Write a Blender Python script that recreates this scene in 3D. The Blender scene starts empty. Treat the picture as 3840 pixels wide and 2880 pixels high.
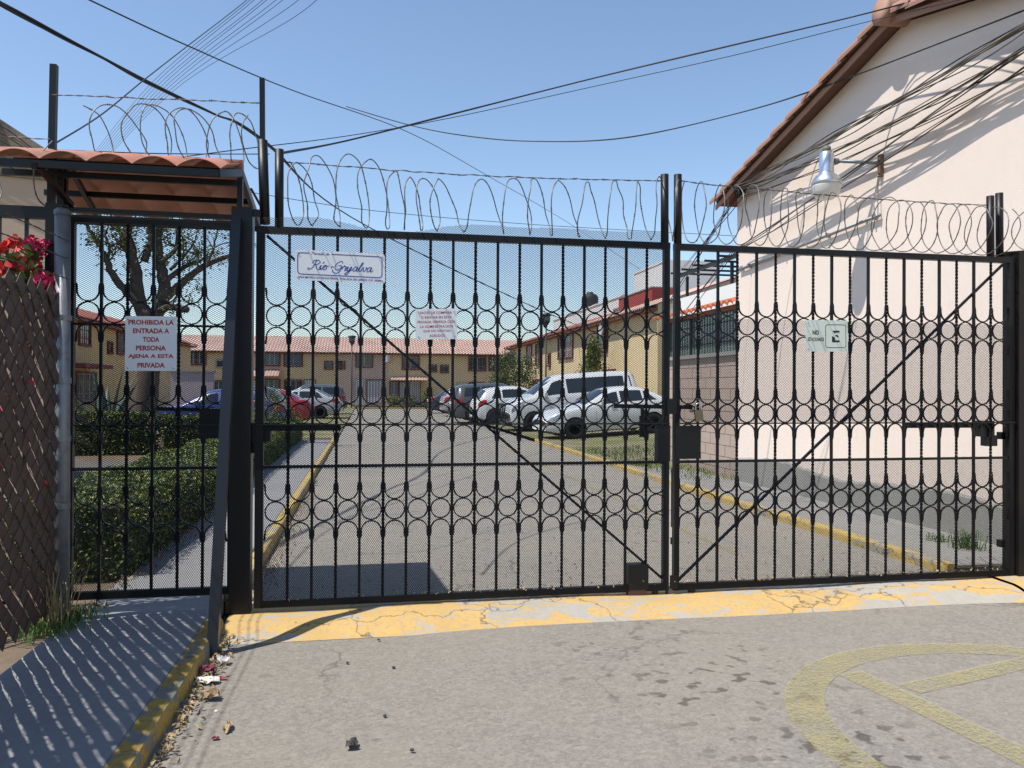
import bpy, math, random
import numpy as np
from mathutils import Vector, Matrix
R = math.radians
random.seed(7); rng = np.random.default_rng(7)
sc = bpy.context.scene

# ---------------------------------------------------------------- camera (at the street, 5.6 m in front of the gate)
EYE = 1.6; F = 2934.; PW, PH = 3840, 2880
YAW, PITCH, ROLL = R(10.5), R(0.35), R(0.3)
_f = Vector((math.sin(YAW)*math.cos(PITCH), math.cos(YAW)*math.cos(PITCH), math.sin(PITCH)))
_r = Vector((math.cos(YAW), -math.sin(YAW), 0)); _u = _r.cross(_f)
_r, _u = math.cos(ROLL)*_r+math.sin(ROLL)*_u, -math.sin(ROLL)*_r+math.cos(ROLL)*_u
cd = bpy.data.cameras.new('camera'); cam = bpy.data.objects.new('camera', cd)
sc.collection.objects.link(cam); sc.camera = cam
cd.sensor_width = 36; cd.lens = 36*F/PW; cd.clip_start = .05; cd.clip_end = 3000
cam.matrix_world = Matrix(((_r.x, _u.x, -_f.x, 0), (_r.y, _u.y, -_f.y, 0), (_r.z, _u.z, -_f.z, EYE), (0, 0, 0, 1)))

# ---------------------------------------------------------------- sky, sun, exposure
SUN = Vector((-.48, -.13, 1)).normalized()          # towards the sun
wd = bpy.data.worlds.new('World'); sc.world = wd; wd.use_nodes = True
nt = wd.node_tree; nt.nodes.clear()
sky = nt.nodes.new('ShaderNodeTexSky'); sky.sky_type = 'NISHITA'; sky.sun_disc = False
sky.sun_elevation = math.asin(SUN.z); sky.sun_rotation = math.atan2(SUN.x, SUN.y)
sky.altitude = 1500; sky.air_density = 1.25; sky.dust_density = .7; sky.ozone_density = 1.6
bg = nt.nodes.new('ShaderNodeBackground'); bg.inputs['Strength'].default_value = .13
wo = nt.nodes.new('ShaderNodeOutputWorld')
nt.links.new(sky.outputs[0], bg.inputs[0]); nt.links.new(bg.outputs[0], wo.inputs[0])
sl = bpy.data.lights.new('sun', 'SUN'); sl.energy = 4.2; sl.angle = R(.53); sl.color = (1, .95, .87)
so = bpy.data.objects.new('sun', sl); sc.collection.objects.link(so)
so.rotation_euler = SUN.to_track_quat('Z', 'Y').to_euler(); so.location = (-5, -2, 12)
sc.view_settings.view_transform = 'Standard'; sc.view_settings.look = 'None'
sc.view_settings.exposure = 0.48; sc.view_settings.gamma = 1
sc.cycles.max_bounces = 8; sc.cycles.use_adaptive_sampling = False; sc.cycles.denoising_prefilter = 'NONE'; sc.cycles.transparent_max_bounces = 12

# ---------------------------------------------------------------- pixel -> place (needs the plane a thing stands on)
C0 = Vector((0, 0, EYE))
def ray(px, py): return _f + (px-PW/2)/F*_r - (py-PH/2)/F*_u
def G(px, py, z=0.):
    d = ray(px, py); return C0 + d*((z-EYE)/d.z)
def PY(px, py, y):
    d = ray(px, py); return C0 + d*(y/d.y)
def PX(px, py, x):
    d = ray(px, py); return C0 + d*(x/d.x)
def PD(px, py, dist): return C0 + ray(px, py)*dist

# ---------------------------------------------------------------- mesh building
ORG = {}
class MB:
    def __init__(s): s.v = []; s.f = []; s.m = []
    def add(s, vs, fs, mi=0):
        n = len(s.v); s.v += [tuple(p) for p in vs]; s.f += [tuple(i+n for i in q) for q in fs]; s.m += [mi]*len(fs); return s
    def box(s, a, b, mi=0):
        x0, y0, z0 = a; x1, y1, z1 = b
        return s.add([(x0,y0,z0),(x1,y0,z0),(x1,y1,z0),(x0,y1,z0),(x0,y0,z1),(x1,y0,z1),(x1,y1,z1),(x0,y1,z1)],
              [(0,3,2,1),(4,5,6,7),(0,1,5,4),(1,2,6,5),(2,3,7,6),(3,0,4,7)], mi)
    def cbox(s, c, sz, mi=0, rot=None):
        hx, hy, hz = sz[0]/2, sz[1]/2, sz[2]/2
        vs = [Vector((x,y,z)) for z in (-hz,hz) for x,y in ((-hx,-hy),(hx,-hy),(hx,hy),(-hx,hy))]
        if rot is not None: vs = [rot @ v for v in vs]
        return s.add([v+Vector(c) for v in vs], [(0,3,2,1),(4,5,6,7),(0,1,5,4),(1,2,6,5),(2,3,7,6),(3,0,4,7)], mi)
    def bar(s, p0, p1, w, h, up=(0,0,1), mi=0):
        p0 = Vector(p0); p1 = Vector(p1); d = (p1-p0).normalized(); up = Vector(up)
        if abs(d.dot(up)) > .98: up = Vector((0,1,0))
        a = d.cross(up).normalized(); b = a.cross(d).normalized()
        vs = [p+a*(sx*w/2)+b*(sy*h/2) for p in (p0, p1) for sx, sy in ((-1,-1),(1,-1),(1,1),(-1,1))]
        return s.add(vs, [(0,1,2,3),(7,6,5,4),(0,4,5,1),(1,5,6,2),(2,6,7,3),(3,7,4,0)], mi)
    def tube(s, pts, r, n=6, mi=0, cap=True):
        pts = [Vector(p) for p in pts]; rs = r if hasattr(r, '__len__') else [r]*len(pts)
        base = len(s.v); prev = None
        for i, p in enumerate(pts):
            d = pts[min(i+1, len(pts)-1)]-pts[max(i-1, 0)]
            if d.length < 1e-9: d = Vector((0,0,1))
            d.normalize()
            if prev is None:
                a = d.cross(Vector((0,0,1)) if abs(d.z) < .9 else Vector((0,1,0))).normalized()
            else:
                a = prev-d*prev.dot(d)
                a = a.normalized() if a.length > 1e-6 else d.orthogonal().normalized()
            prev = a; b = d.cross(a)
            for k in range(n):
                t = 2*math.pi*k/n; q = p+(a*math.cos(t)+b*math.sin(t))*rs[i]; s.v.append(tuple(q))
        for i in range(len(pts)-1):
            for k in range(n):
                k2 = (k+1) % n
                s.f.append((base+i*n+k, base+i*n+k2, base+(i+1)*n+k2, base+(i+1)*n+k)); s.m.append(mi)
        if cap and n > 2:
            s.f.append(tuple(base+k for k in reversed(range(n)))); s.m.append(mi)
            e = base+(len(pts)-1)*n; s.f.append(tuple(e+k for k in range(n))); s.m.append(mi)
        return s
    def lathe(s, c, prof, n=20, mi=0, axis='z'):
        base = len(s.v); c = Vector(c)
        for r, h in prof:
            for k in range(n):
                t = 2*math.pi*k/n; a, b = r*math.cos(t), r*math.sin(t)
                o = {'z': (a,b,h), 'y': (a,h,b), 'x': (h,a,b)}[axis]; s.v.append(tuple(c+Vector(o)))
        for i in range(len(prof)-1):
            for k in range(n):
                k2 = (k+1) % n
                s.f.append((base+i*n+k, base+i*n+k2, base+(i+1)*n+k2, base+(i+1)*n+k)); s.m.append(mi)
        s.f.append(tuple(base+k for k in range(n))); s.m.append(mi)
        e = base+(len(prof)-1)*n; s.f.append(tuple(e+k for k in range(n))); s.m.append(mi)
        return s
    def prism(s, poly, d, mi=0):
        n = len(poly); poly = [Vector(p) for p in poly]; d = Vector(d)
        vs = poly+[p+d for p in poly]
        return s.add(vs, [tuple(range(n)), tuple(range(2*n-1, n-1, -1))]+[(i, (i+1) % n, n+(i+1) % n, n+i) for i in range(n)], mi)
    def build(s, name, mats, parent=None, smooth=False, org=None):
        o = ORG.get(parent.name, Vector()) if parent is not None else Vector()
        org = Vector(org) if org is not None else None
        base = org if org is not None else o
        me = bpy.data.meshes.new(name)
        me.from_pydata([(x-base.x, y-base.y, z-base.z) for x, y, z in s.v], [], s.f)
        if not isinstance(mats, (list, tuple)): mats = [mats]
        for m in mats: me.materials.append(m)
        if len(mats) > 1: me.polygons.foreach_set('material_index', s.m)
        if smooth: me.polygons.foreach_set('use_smooth', [True]*len(s.f))
        me.update()
        ob = bpy.data.objects.new(name, me); sc.collection.objects.link(ob)
        if parent is not None: ob.parent = parent
        if org is not None: ob.location = org-o
        ORG[ob.name] = base
        return ob
def raw(name, V, Fc, mats, parent=None, nper=4, smooth=False, mi=None):
    """numpy arrays -> one mesh object (world coordinates)"""
    o = ORG.get(parent.name, Vector()) if parent is not None else Vector()
    V = np.asarray(V, np.float32)-np.array(o, np.float32); Fc = np.asarray(Fc, np.int32)
    me = bpy.data.meshes.new(name); me.vertices.add(len(V)); me.vertices.foreach_set('co', V.ravel())
    me.loops.add(Fc.size); me.loops.foreach_set('vertex_index', Fc.ravel())
    me.polygons.add(len(Fc)); me.polygons.foreach_set('loop_start', np.arange(0, Fc.size, nper, dtype=np.int32))
    if not isinstance(mats, (list, tuple)): mats = [mats]
    for m in mats: me.materials.append(m)
    if mi is not None: me.polygons.foreach_set('material_index', np.asarray(mi, np.int32))
    if smooth: me.polygons.foreach_set('use_smooth', np.ones(len(Fc), bool))
    me.update(calc_edges=True); me.validate()
    ob = bpy.data.objects.new(name, me); sc.collection.objects.link(ob)
    if parent is not None: ob.parent = parent
    ORG[ob.name] = o
    return ob
def inst(name, me, parent, loc, rot=(0,0,0), scale=None):
    ob = bpy.data.objects.new(name, me); sc.collection.objects.link(ob); ob.parent = parent
    ob.location = Vector(loc)-ORG.get(parent.name, Vector()); ob.rotation_euler = rot
    if scale: ob.scale = scale
    return ob
def tag(o, label=None, cat=None, group=None, kind=None):
    if label: o['label'] = label
    if cat: o['category'] = cat
    if group: o['group'] = group
    if kind: o['kind'] = kind
    return o
def thing(name, label, cat, loc=(0,0,0), group=None, rz=0):
    o = bpy.data.objects.new(name, None); sc.collection.objects.link(o); o.location = loc; o.rotation_euler = (0,0,rz)
    o.empty_display_size = .1; ORG[o.name] = Vector(loc) if rz == 0 else Vector()
    return tag(o, label, cat, group)
def cr(pts, n=8, closed=False):
    """Catmull-Rom through pts"""
    P = [Vector(p) for p in pts]; out = []
    for i in range(len(P)-1):
        p0 = P[max(i-1, 0)]; p1 = P[i]; p2 = P[i+1]; p3 = P[min(i+2, len(P)-1)]
        for k in range(n):
            t = k/n
            out.append(.5*((2*p1)+(p2-p0)*t+(2*p0-5*p1+4*p2-p3)*t*t+(3*p1-p0-3*p2+p3)*t**3))
    out.append(P[-1]); return out

# ---------------------------------------------------------------- materials
def lin(c):
    return tuple(((x/255/12.92) if x/255 <= .04045 else ((x/255+.055)/1.055)**2.4) for x in c)+(1,)
def newmat(name):
    m = bpy.data.materials.new(name); m.use_nodes = True; t = m.node_tree
    return m, t, t.nodes['Principled BSDF']
def node(t, ty, **kw):
    n = t.nodes.new(ty)
    for k, v in kw.items(): setattr(n, k, v)
    return n
def pos(t, sc_=(1,1,1), obj=False):
    g = node(t, 'ShaderNodeTexCoord') if obj else node(t, 'ShaderNodeNewGeometry')
    mp = node(t, 'ShaderNodeMapping'); mp.inputs['Scale'].default_value = sc_
    t.links.new(g.outputs['Object' if obj else 'Position'], mp.inputs[0]); return mp.outputs[0]
def noise(t, vec, scale, detail=5, rough=.55, dist=0):
    n = node(t, 'ShaderNodeTexNoise'); n.inputs['Scale'].default_value = scale; n.inputs['Detail'].default_value = detail
    n.inputs['Roughness'].default_value = rough; n.inputs['Distortion'].default_value = dist
    t.links.new(vec, n.inputs['Vector']); return n.outputs['Fac']
def ramp(t, fac, stops):
    r = node(t, 'ShaderNodeValToRGB'); e = r.color_ramp.elements
    while len(e) < len(stops): e.new(.5)
    for i, (p, c) in enumerate(stops):
        e[i].position = p; e[i].color = c if hasattr(c, '__len__') else (c, c, c, 1)
    t.links.new(fac, r.inputs[0]); return r.outputs['Color']
def mix(t, fac, a, b, mode='MIX'):
    n = node(t, 'ShaderNodeMix', data_type='RGBA', blend_type=mode)
    for sk, v in ((n.inputs['Factor'], fac), (n.inputs['A'], a), (n.inputs['B'], b)):
        if hasattr(v, 'links'): t.links.new(v, sk)
        else: sk.default_value = v
    return n.outputs['Result']
def bump(t, h, strength, dist=.01, prev=None):
    b = node(t, 'ShaderNodeBump'); b.inputs['Strength'].default_value = strength; b.inputs['Distance'].default_value = dist
    t.links.new(h, b.inputs['Height'])
    if prev is not None: t.links.new(prev, b.inputs['Normal'])
    return b.outputs[0]
def sh(c, k): return (c[0]*k, c[1]*k, c[2]*k, 1)
def mat(name, col, var=.25, scale=6, rough=.65, metal=0, bstr=0, bscale=60, spec=.4, dirt=None, sv=(1,1,1), coat=0):
    m, t, b = newmat(name); p = pos(t, sv); n1 = noise(t, p, scale, 6)
    c = mix(t, n1, sh(col, 1-var), sh(col, 1+var))
    if dirt:
        n2 = ramp(t, noise(t, p, scale*.37, 8, .65), [(.52, 0), (.72, 1)]); c = mix(t, n2, c, dirt)
    t.links.new(c, b.inputs['Base Color']); b.inputs['Roughness'].default_value = rough; b.inputs['Metallic'].default_value = metal
    b.inputs['Specular IOR Level'].default_value = spec; b.inputs['Coat Weight'].default_value = coat
    if bstr: t.links.new(bump(t, noise(t, p, bscale, 4), bstr), b.inputs['Normal'])
    return m
K = {}
K['black'] = mat('black_painted_steel', (.006,.006,.007,1), .3, 9, .42, 0, .12, 120, .35, (.014,.012,.010,1))
K['blackflat'] = mat('black_mesh_steel', (.006,.006,.0065,1), .2, 9, .55, spec=.25)
K['wire'] = mat('galvanised_razor_wire', (.17,.165,.15,1), .35, 20, .5, .5, spec=.5, dirt=(.16,.11,.08,1))
K['barb'] = mat('rusty_barbed_wire', (.10,.085,.075,1), .4, 25, .6, .5)
K['galv'] = mat('galvanised_pipe', (.24,.255,.27,1), .3, 14, .5, .5, .1, 60, .5, (.12,.12,.125,1))
K['cable'] = mat('black_cable', (.012,.012,.014,1), .3, 5, .6)
K['cableg'] = mat('grey_brown_cable', (.15,.13,.10,1), .4, 5, .65)
K['slat'] = mat('brown_plastic_slat', (.095,.056,.043,1), .3, 10, .55, 0, .1, 90, .4, (.10,.075,.06,1))
K['tile'] = mat('terracotta_sheet', (.47,.20,.13,1), .22, 5, .6, 0, .15, 40, .35, (.30,.17,.12,1))
K['tilepink'] = mat('pink_roof_tile', (.50,.335,.275,1), .2, .8, .8, dirt=(.36,.25,.21,1))
K['tiledark'] = mat('maroon_roof_tile', (.30,.105,.07,1), .25, 1.5, .75)
K['rake'] = mat('brown_rake_tile', (.34,.19,.135,1), .22, 3, .65, 0, .2, 30)
K['maroon'] = mat('maroon_window_frame', (.16,.03,.026,1), .2, 4, .6)
K['yellowwall'] = mat('yellow_plaster', (.74,.58,.34,1), .08, .7, .9, dirt=(.56,.42,.22,1))
K['tanwall'] = mat('tan_yellow_plaster', (.72,.52,.31,1), .08, .7, .9, dirt=(.50,.35,.18,1))
K['pinkwall'] = mat('pale_pink_plaster', (.63,.46,.37,1), .06, .7, .9)
K['salmonwall'] = mat('salmon_plaster', (.66,.40,.27,1), .06, .7, .9)
K['orangewall'] = mat('orange_plaster', (.70,.48,.23,1), .08, .7, .9)
K['whitewall'] = mat('white_plaster', (.70,.68,.66,1), .05, .5, .9)
K['redwall'] = mat('dark_red_wall', (.33,.06,.05,1), .08, .6, .85)
K['lilac'] = mat('lilac_grey_render', (.42,.33,.36,1), .08, 1.5, .9)
K['oldtan'] = mat('old_tan_plaster', (.50,.37,.26,1), .1, 1.6, .9, 0, .25, 18, .3, (.40,.29,.20,1))
K['oldgrey'] = mat('weathered_grey_concrete', (.26,.215,.155,1), .35, 3, .95, 0, .5, 14, .2, (.09,.075,.06,1))
K['soil'] = mat('dry_soil', (.15,.115,.085,1), .35, 4, .95, 0, .6, 40, .1, (.22,.17,.11,1))
K['white'] = mat('white_enamel', (.80,.80,.79,1), .03, 4, .45)
K['cream'] = mat('cream_enamel', (.74,.78,.66,1), .04, 4, .45, dirt=(.66,.70,.58,1))
K['red'] = mat('red_print', (.42,.02,.025,1), .05, 4, .5)
K['blue'] = mat('blue_print', (.02,.045,.30,1), .05, 4, .5)
K['blackprint'] = mat('black_print', (.01,.01,.01,1), .05, 4, .5)
K['bark'] = mat('grey_bark', (.12,.095,.075,1), .4, 5, .95, 0, .8, 22, .15, (.07,.055,.045,1))
K['leafdark'] = mat('hedge_leaf', (.042,.078,.018,1), .5, 30, .5, spec=.35)
K['leaflite'] = mat('young_hedge_leaf', (.15,.20,.04,1), .4, 30, .5, spec=.35)
K['leafyel'] = mat('yellowing_leaf', (.25,.25,.06,1), .4, 30, .55)
K['agave'] = mat('blue_green_agave', (.10,.145,.115,1), .25, 4, .5, dirt=(.16,.18,.10,1))
K['grass'] = mat('green_grass', (.075,.14,.025,1), .5, 12, .7)
K['drygrass'] = mat('dry_grass', (.36,.27,.13,1), .4, 12, .8)
K['flower'] = mat('magenta_bract', (.62,.025,.12,1), .35, 30, .6)
K['flower2'] = mat('red_bract', (.60,.045,.04,1), .35, 30, .6)
K['rubber'] = mat('tyre_rubber', (.018,.018,.019,1), .2, 20, .8)
K['rim'] = mat('alloy_rim', (.5,.5,.52,1), .08, 4, .3, .8)
K['darkplastic'] = mat('dark_plastic', (.02,.02,.022,1), .2, 6, .5)
K['brass'] = mat('worn_brass_padlock', (.20,.165,.10,1), .3, 40, .45, .7)
K['chrome'] = mat('bright_steel', (.6,.6,.6,1), .1, 6, .25, .9)
K['paper'] = mat('dirty_white_paper', (.62,.60,.57,1), .15, 30, .85)
K['redscrap'] = mat('red_scrap', (.45,.06,.07,1), .25, 30, .7)
K['wine'] = mat('wine_red_scrap', (.20,.035,.06,1), .25, 30, .7)
K['bluescrap'] = mat('blue_scrap', (.08,.30,.42,1), .25, 30, .6)
K['card'] = mat('dry_leaf_brown', (.38,.27,.16,1), .35, 25, .85)
K['stone'] = mat('dark_pebble', (.06,.058,.055,1), .3, 30, .85)
K['lampglass'] = mat('milky_lamp_glass', (.62,.60,.55,1), .06, 6, .3)
K['alu'] = mat('aluminium_housing', (.62,.66,.70,1), .12, 8, .3, .85, .1, 50)
K['tank'] = mat('black_water_tank', (.02,.021,.023,1), .2, 3, .6)
K['curtain'] = mat('pale_curtain', (.45,.44,.42,1), .25, 3, .9, sv=(6,6,.4))
K['whitemetal'] = mat('white_door_metal', (.62,.62,.60,1), .06, 3, .55)
K['greydoor'] = mat('grey_door_metal', (.33,.31,.30,1), .1, 3, .55)
K['tealdoor'] = mat('teal_cloth', (.03,.26,.17,1), .1, 3, .7)

def glass(name, col, rough=.08):
    m, t, b = newmat(name); p = pos(t); n1 = noise(t, p, 1.3, 3)
    t.links.new(mix(t, n1, sh(col, .6), sh(col, 1.5)), b.inputs['Base Color'])
    b.inputs['Roughness'].default_value = rough; b.inputs['Specular IOR Level'].default_value = .7
    return m
K['glass'] = glass('house_window_glass', (.035,.04,.045,1))
K['glassblue'] = glass('blue_grey_window_glass', (.10,.15,.17,1), .12)
K['glassgreen'] = glass('greenish_annex_glass', (.16,.235,.215,1), .15)
K['carglass'] = glass('car_glass', (.02,.028,.035,1), .04)
def carpaint(name, col):
    m, t, b = newmat(name); b.inputs['Base Color'].default_value = col; b.inputs['Roughness'].default_value = .28
    b.inputs['Coat Weight'].default_value = .8; b.inputs['Coat Roughness'].default_value = .05; b.inputs['Specular IOR Level'].default_value = .5
    p = pos(t); t.links.new(bump(t, noise(t, p, 300, 2), .02), b.inputs['Normal']); 
    t.links.new(mix(t, noise(t, p, 2.5, 6), sh(col, .9), sh(col, 1.08)), b.inputs['Base Color'])
    return m

def asphalt(name, base, stains=True, spots=False):
    m, t, b = newmat(name); p = pos(t)
    big = noise(t, p, .55, 7, .6); mid = noise(t, p, 6, 6, .6)
    vo = node(t, 'ShaderNodeTexVoronoi'); vo.inputs['Scale'].default_value = 85; t.links.new(p, vo.inputs['Vector'])
    peb = vo.outputs['Color']; sep = node(t, 'ShaderNodeSeparateColor'); t.links.new(peb, sep.inputs[0])
    c = mix(t, sep.outputs[0], sh(base, .62), sh(base, 1.42))
    vo2 = node(t, 'ShaderNodeTexVoronoi'); vo2.inputs['Scale'].default_value = 42; t.links.new(p, vo2.inputs['Vector']); sp2 = node(t, 'ShaderNodeSeparateColor'); t.links.new(vo2.outputs['Color'], sp2.inputs[0])
    c = mix(t, .45, c, mix(t, sp2.outputs[0], sh(base, .55), sh(base, 1.5)))
    c = mix(t, .35, c, mix(t, mid, sh(base, .7), sh(base, 1.3)))
    c = mix(t, ramp(t, big, [(.35, 0), (.7, 1)]), c, mix(t, .5, c, (base[0]*1.35, base[1]*1.27, base[2]*1.15, 1)))
    if stains:
        st = ramp(t, noise(t, pos(t, (1, 1.6, 1)), 4.2, 3, .5), [(.665, 0), (.70, 1)])
        area = ramp(t, noise(t, p, .42, 2), [(.5, 0), (.6, 1)])
        mm = mix(t, 1., st, area, 'MULTIPLY'); c = mix(t, mm, c, mix(t, .55, c, (.035,.03,.022,1)))
        w = ramp(t, noise(t, pos(t, (.9,1.2,1)), 2.3, 8, .7), [(.70, 0), (.715, 1)]); c = mix(t, w, c, mix(t, .5, c, (.42,.41,.39,1)))
        if spots:                                   # dark oil drips trailing away from the gate, where cars stop
            for cx, cy, rx, ry, th0 in ((1.75, 4.35, .9, .9, .60), (2.0, 3.55, .75, 1.0, .575), (2.15, 3.0, .5, .5, .56)):
                mp = node(t, 'ShaderNodeMapping'); mp.inputs['Location'].default_value = (-cx/rx, -cy/ry, 0); mp.inputs['Scale'].default_value = (1/rx, 1/ry, 1)
                gg = node(t, 'ShaderNodeNewGeometry'); t.links.new(gg.outputs['Position'], mp.inputs[0])
                gr = node(t, 'ShaderNodeTexGradient', gradient_type='SPHERICAL'); t.links.new(mp.outputs[0], gr.inputs[0])
                sp_ = ramp(t, noise(t, pos(t, (1, 1.15, 1)), 9, 2, .45), [(th0, 0), (th0+.05, 1)])
                c = mix(t, mix(t, 1., sp_, ramp(t, gr.outputs[1], [(.05, 0), (.35, 1)]), 'MULTIPLY'), c, mix(t, .38, c, (.03,.024,.016,1)))
        # hairline cracks
        cv = node(t, 'ShaderNodeTexVoronoi', feature='DISTANCE_TO_EDGE'); cv.inputs['Scale'].default_value = .55
        wob = node(t, 'ShaderNodeVectorMath', operation='ADD'); nn = node(t, 'ShaderNodeTexNoise'); nn.inputs['Scale'].default_value = 3; nn.inputs['Detail'].default_value = 6
        t.links.new(p, nn.inputs['Vector']); sc3 = node(t, 'ShaderNodeVectorMath', operation='SCALE'); sc3.inputs[3].default_value = .5
        t.links.new(nn.outputs['Color'], sc3.inputs[0]); t.links.new(p, wob.inputs[0]); t.links.new(sc3.outputs[0], wob.inputs[1]); t.links.new(wob.outputs[0], cv.inputs['Vector'])
        ck = ramp(t, cv.outputs['Distance'], [(0., 1), (.008, 0)]); ckm = mix(t, 1., ck, ramp(t, noise(t, p, .8, 2), [(.48, 0), (.6, 1)]), 'MULTIPLY')
        c = mix(t, ckm, c, mix(t, .55, c, (.03,.03,.03,1)))
    t.links.new(c, b.inputs['Base Color']); b.inputs['Roughness'].default_value = .9; b.inputs['Specular IOR Level'].default_value = .25
    h = mix(t, .5, vo.outputs['Distance'], noise(t, p, 130, 3)); t.links.new(bump(t, h, .55, .006), b.inputs['Normal'])
    return m
K['asphalt'] = asphalt('worn_asphalt', (.212,.196,.172,1), spots=True)
K['asphalt2'] = asphalt('inner_road_asphalt', (.25,.235,.21,1))
def concrete(name, base, paint=None, amount=.5, scale=5, sv=(1,1,1), grime=.5):
    """bare concrete; with paint: flaking paint over it"""
    m, t, b = newmat(name); p = pos(t)
    n1 = noise(t, p, 1.2, 8, .65); n2 = noise(t, p, 22, 5, .6)
    c = mix(t, n1, sh(base, .72), sh(base, 1.25)); c = mix(t, .35, c, mix(t, n2, sh(base, .55), sh(base, 1.4)))
    h = noise(t, p, 70, 5)
    if paint:
        fl = noise(t, pos(t, sv), scale, 9, .68, .4)
        area = noise(t, p, .8, 2); fl2 = mix(t, .35, fl, area)
        k = ramp(t, fl2, [(amount-.015, 1), (amount+.015, 0)])
        pc = mix(t, noise(t, p, 3, 5), sh(paint, .82), sh(paint, 1.12))
        pc = mix(t, ramp(t, noise(t, p, 35, 4), [(.5, 0), (.75, grime)]), pc, sh(base, .75))
        c = mix(t, k, c, pc); h = mix(t, .3, h, k)
        cv = node(t, 'ShaderNodeTexVoronoi', feature='DISTANCE_TO_EDGE'); cv.inputs['Scale'].default_value = 1.1
        wob = node(t, 'ShaderNodeVectorMath', operation='ADD'); nn = node(t, 'ShaderNodeTexNoise'); nn.inputs['Scale'].default_value = 5; nn.inputs['Detail'].default_value = 6
        t.links.new(p, nn.inputs['Vector']); sc3 = node(t, 'ShaderNodeVectorMath', operation='SCALE'); sc3.inputs[3].default_value = .4
        t.links.new(nn.outputs['Color'], sc3.inputs[0]); t.links.new(p, wob.inputs[0]); t.links.new(sc3.outputs[0], wob.inputs[1]); t.links.new(wob.outputs[0], cv.inputs['Vector'])
        c = mix(t, ramp(t, cv.outputs['Distance'], [(0., .8), (.012, 0)]), c, (.09,.08,.07,1))
    t.links.new(c, b.inputs['Base Color']); b.inputs['Roughness'].default_value = .88; b.inputs['Specular IOR Level'].default_value = .25
    t.links.new(bump(t, h, .35, .006), b.inputs['Normal'])
    return m
K['concrete'] = concrete('grey_concrete', (.27,.265,.25,1))
K['walk'] = concrete('sidewalk_concrete', (.25,.25,.255,1))
K['kerb'] = concrete('kerb_yellow_paint', (.21,.20,.18,1), (.40,.265,.06,1), .515, 9, (1,.5,1.4), 1.)
K['kerb2'] = concrete('inner_kerb_yellow_paint', (.32,.29,.23,1), (.50,.36,.12,1), .55, 6, (1,.5,1.4), .9)
K['apron'] = concrete('apron_yellow_paint', (.37,.345,.30,1), (.53,.35,.13,1), .525, 6.5, (.55,1.2,1), .7)
K['block'] = concrete('concrete_block', (.40,.315,.265,1))
K['mortar'] = mat('pale_mortar', (.50,.47,.43,1), .15, 12, .95)
K['plinth'] = concrete('grey_plinth_render', (.30,.29,.265,1))
def stucco():
    m, t, b = newmat('combed_pink_stucco'); p = pos(t)
    c = mix(t, noise(t, p, .8, 6), (.72,.605,.525,1), (.80,.69,.605,1)); c = mix(t, ramp(t, noise(t, p, 9, 6, .7), [(.6, 0), (.85, .5)]), c, (.62,.51,.44,1))
    t.links.new(c, b.inputs['Base Color']); b.inputs['Roughness'].default_value = .92; b.inputs['Specular IOR Level'].default_value = .2
    # combed swirls: rings around scattered centres
    vo = node(t, 'ShaderNodeTexVoronoi'); vo.inputs['Scale'].default_value = 7.5; t.links.new(p, vo.inputs['Vector'])
    wv = node(t, 'ShaderNodeMath', operation='MULTIPLY'); wv.inputs[1].default_value = 120; t.links.new(vo.outputs['Distance'], wv.inputs[0])
    sn = node(t, 'ShaderNodeMath', operation='SINE'); t.links.new(wv.outputs[0], sn.inputs[0])
    msk = ramp(t, noise(t, p, 13, 3), [(.46, 0), (.6, 1)])
    h = mix(t, 1., sn.outputs[0], msk, 'MULTIPLY')
    t.links.new(bump(t, h, .22, .004, bump(t, noise(t, p, 120, 4), .15, .004)), b.inputs['Normal'])
    return m
K['stucco'] = stucco()
def roadpaint():
    m, t, b = newmat('worn_yellow_road_paint'); p = pos(t)
    t.links.new(mix(t, noise(t, p, 8, 5), (.36,.31,.14,1), (.47,.41,.20,1)), b.inputs['Base Color']); b.inputs['Roughness'].default_value = .85
    k = mix(t, .35, noise(t, p, 60, 4, .6), noise(t, p, 3.5, 6, .6))
    tr = node(t, 'ShaderNodeBsdfTransparent'); ms = node(t, 'ShaderNodeMixShader')
    t.links.new(ramp(t, k, [(.40, .1), (.62, .62)]), ms.inputs[0]); t.links.new(tr.outputs[0], ms.inputs[1]); t.links.new(b.outputs[0], ms.inputs[2])
    t.links.new(ms.outputs[0], t.nodes['Material Output'].inputs['Surface']); t.links.new(bump(t, noise(t, p, 130, 3), .5, .006), b.inputs['Normal'])
    return m
K['roadpaint'] = roadpaint()
def grassground():
    m, t, b = newmat('patchy_verge'); p = pos(t)
    k = ramp(t, noise(t, p, .7, 8, .7), [(.42, 0), (.58, 1)])
    c = mix(t, k, mix(t, noise(t, p, 18, 4), (.20,.16,.10,1), (.33,.28,.19,1)), mix(t, noise(t, p, 25, 4), (.08,.11,.025,1), (.21,.21,.07,1)))
    t.links.new(c, b.inputs['Base Color']); b.inputs['Roughness'].default_value = .95; t.links.new(bump(t, noise(t, p, 40, 5), .8, .03), b.inputs['Normal'])
    return m
K['verge'] = grassground()

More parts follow.
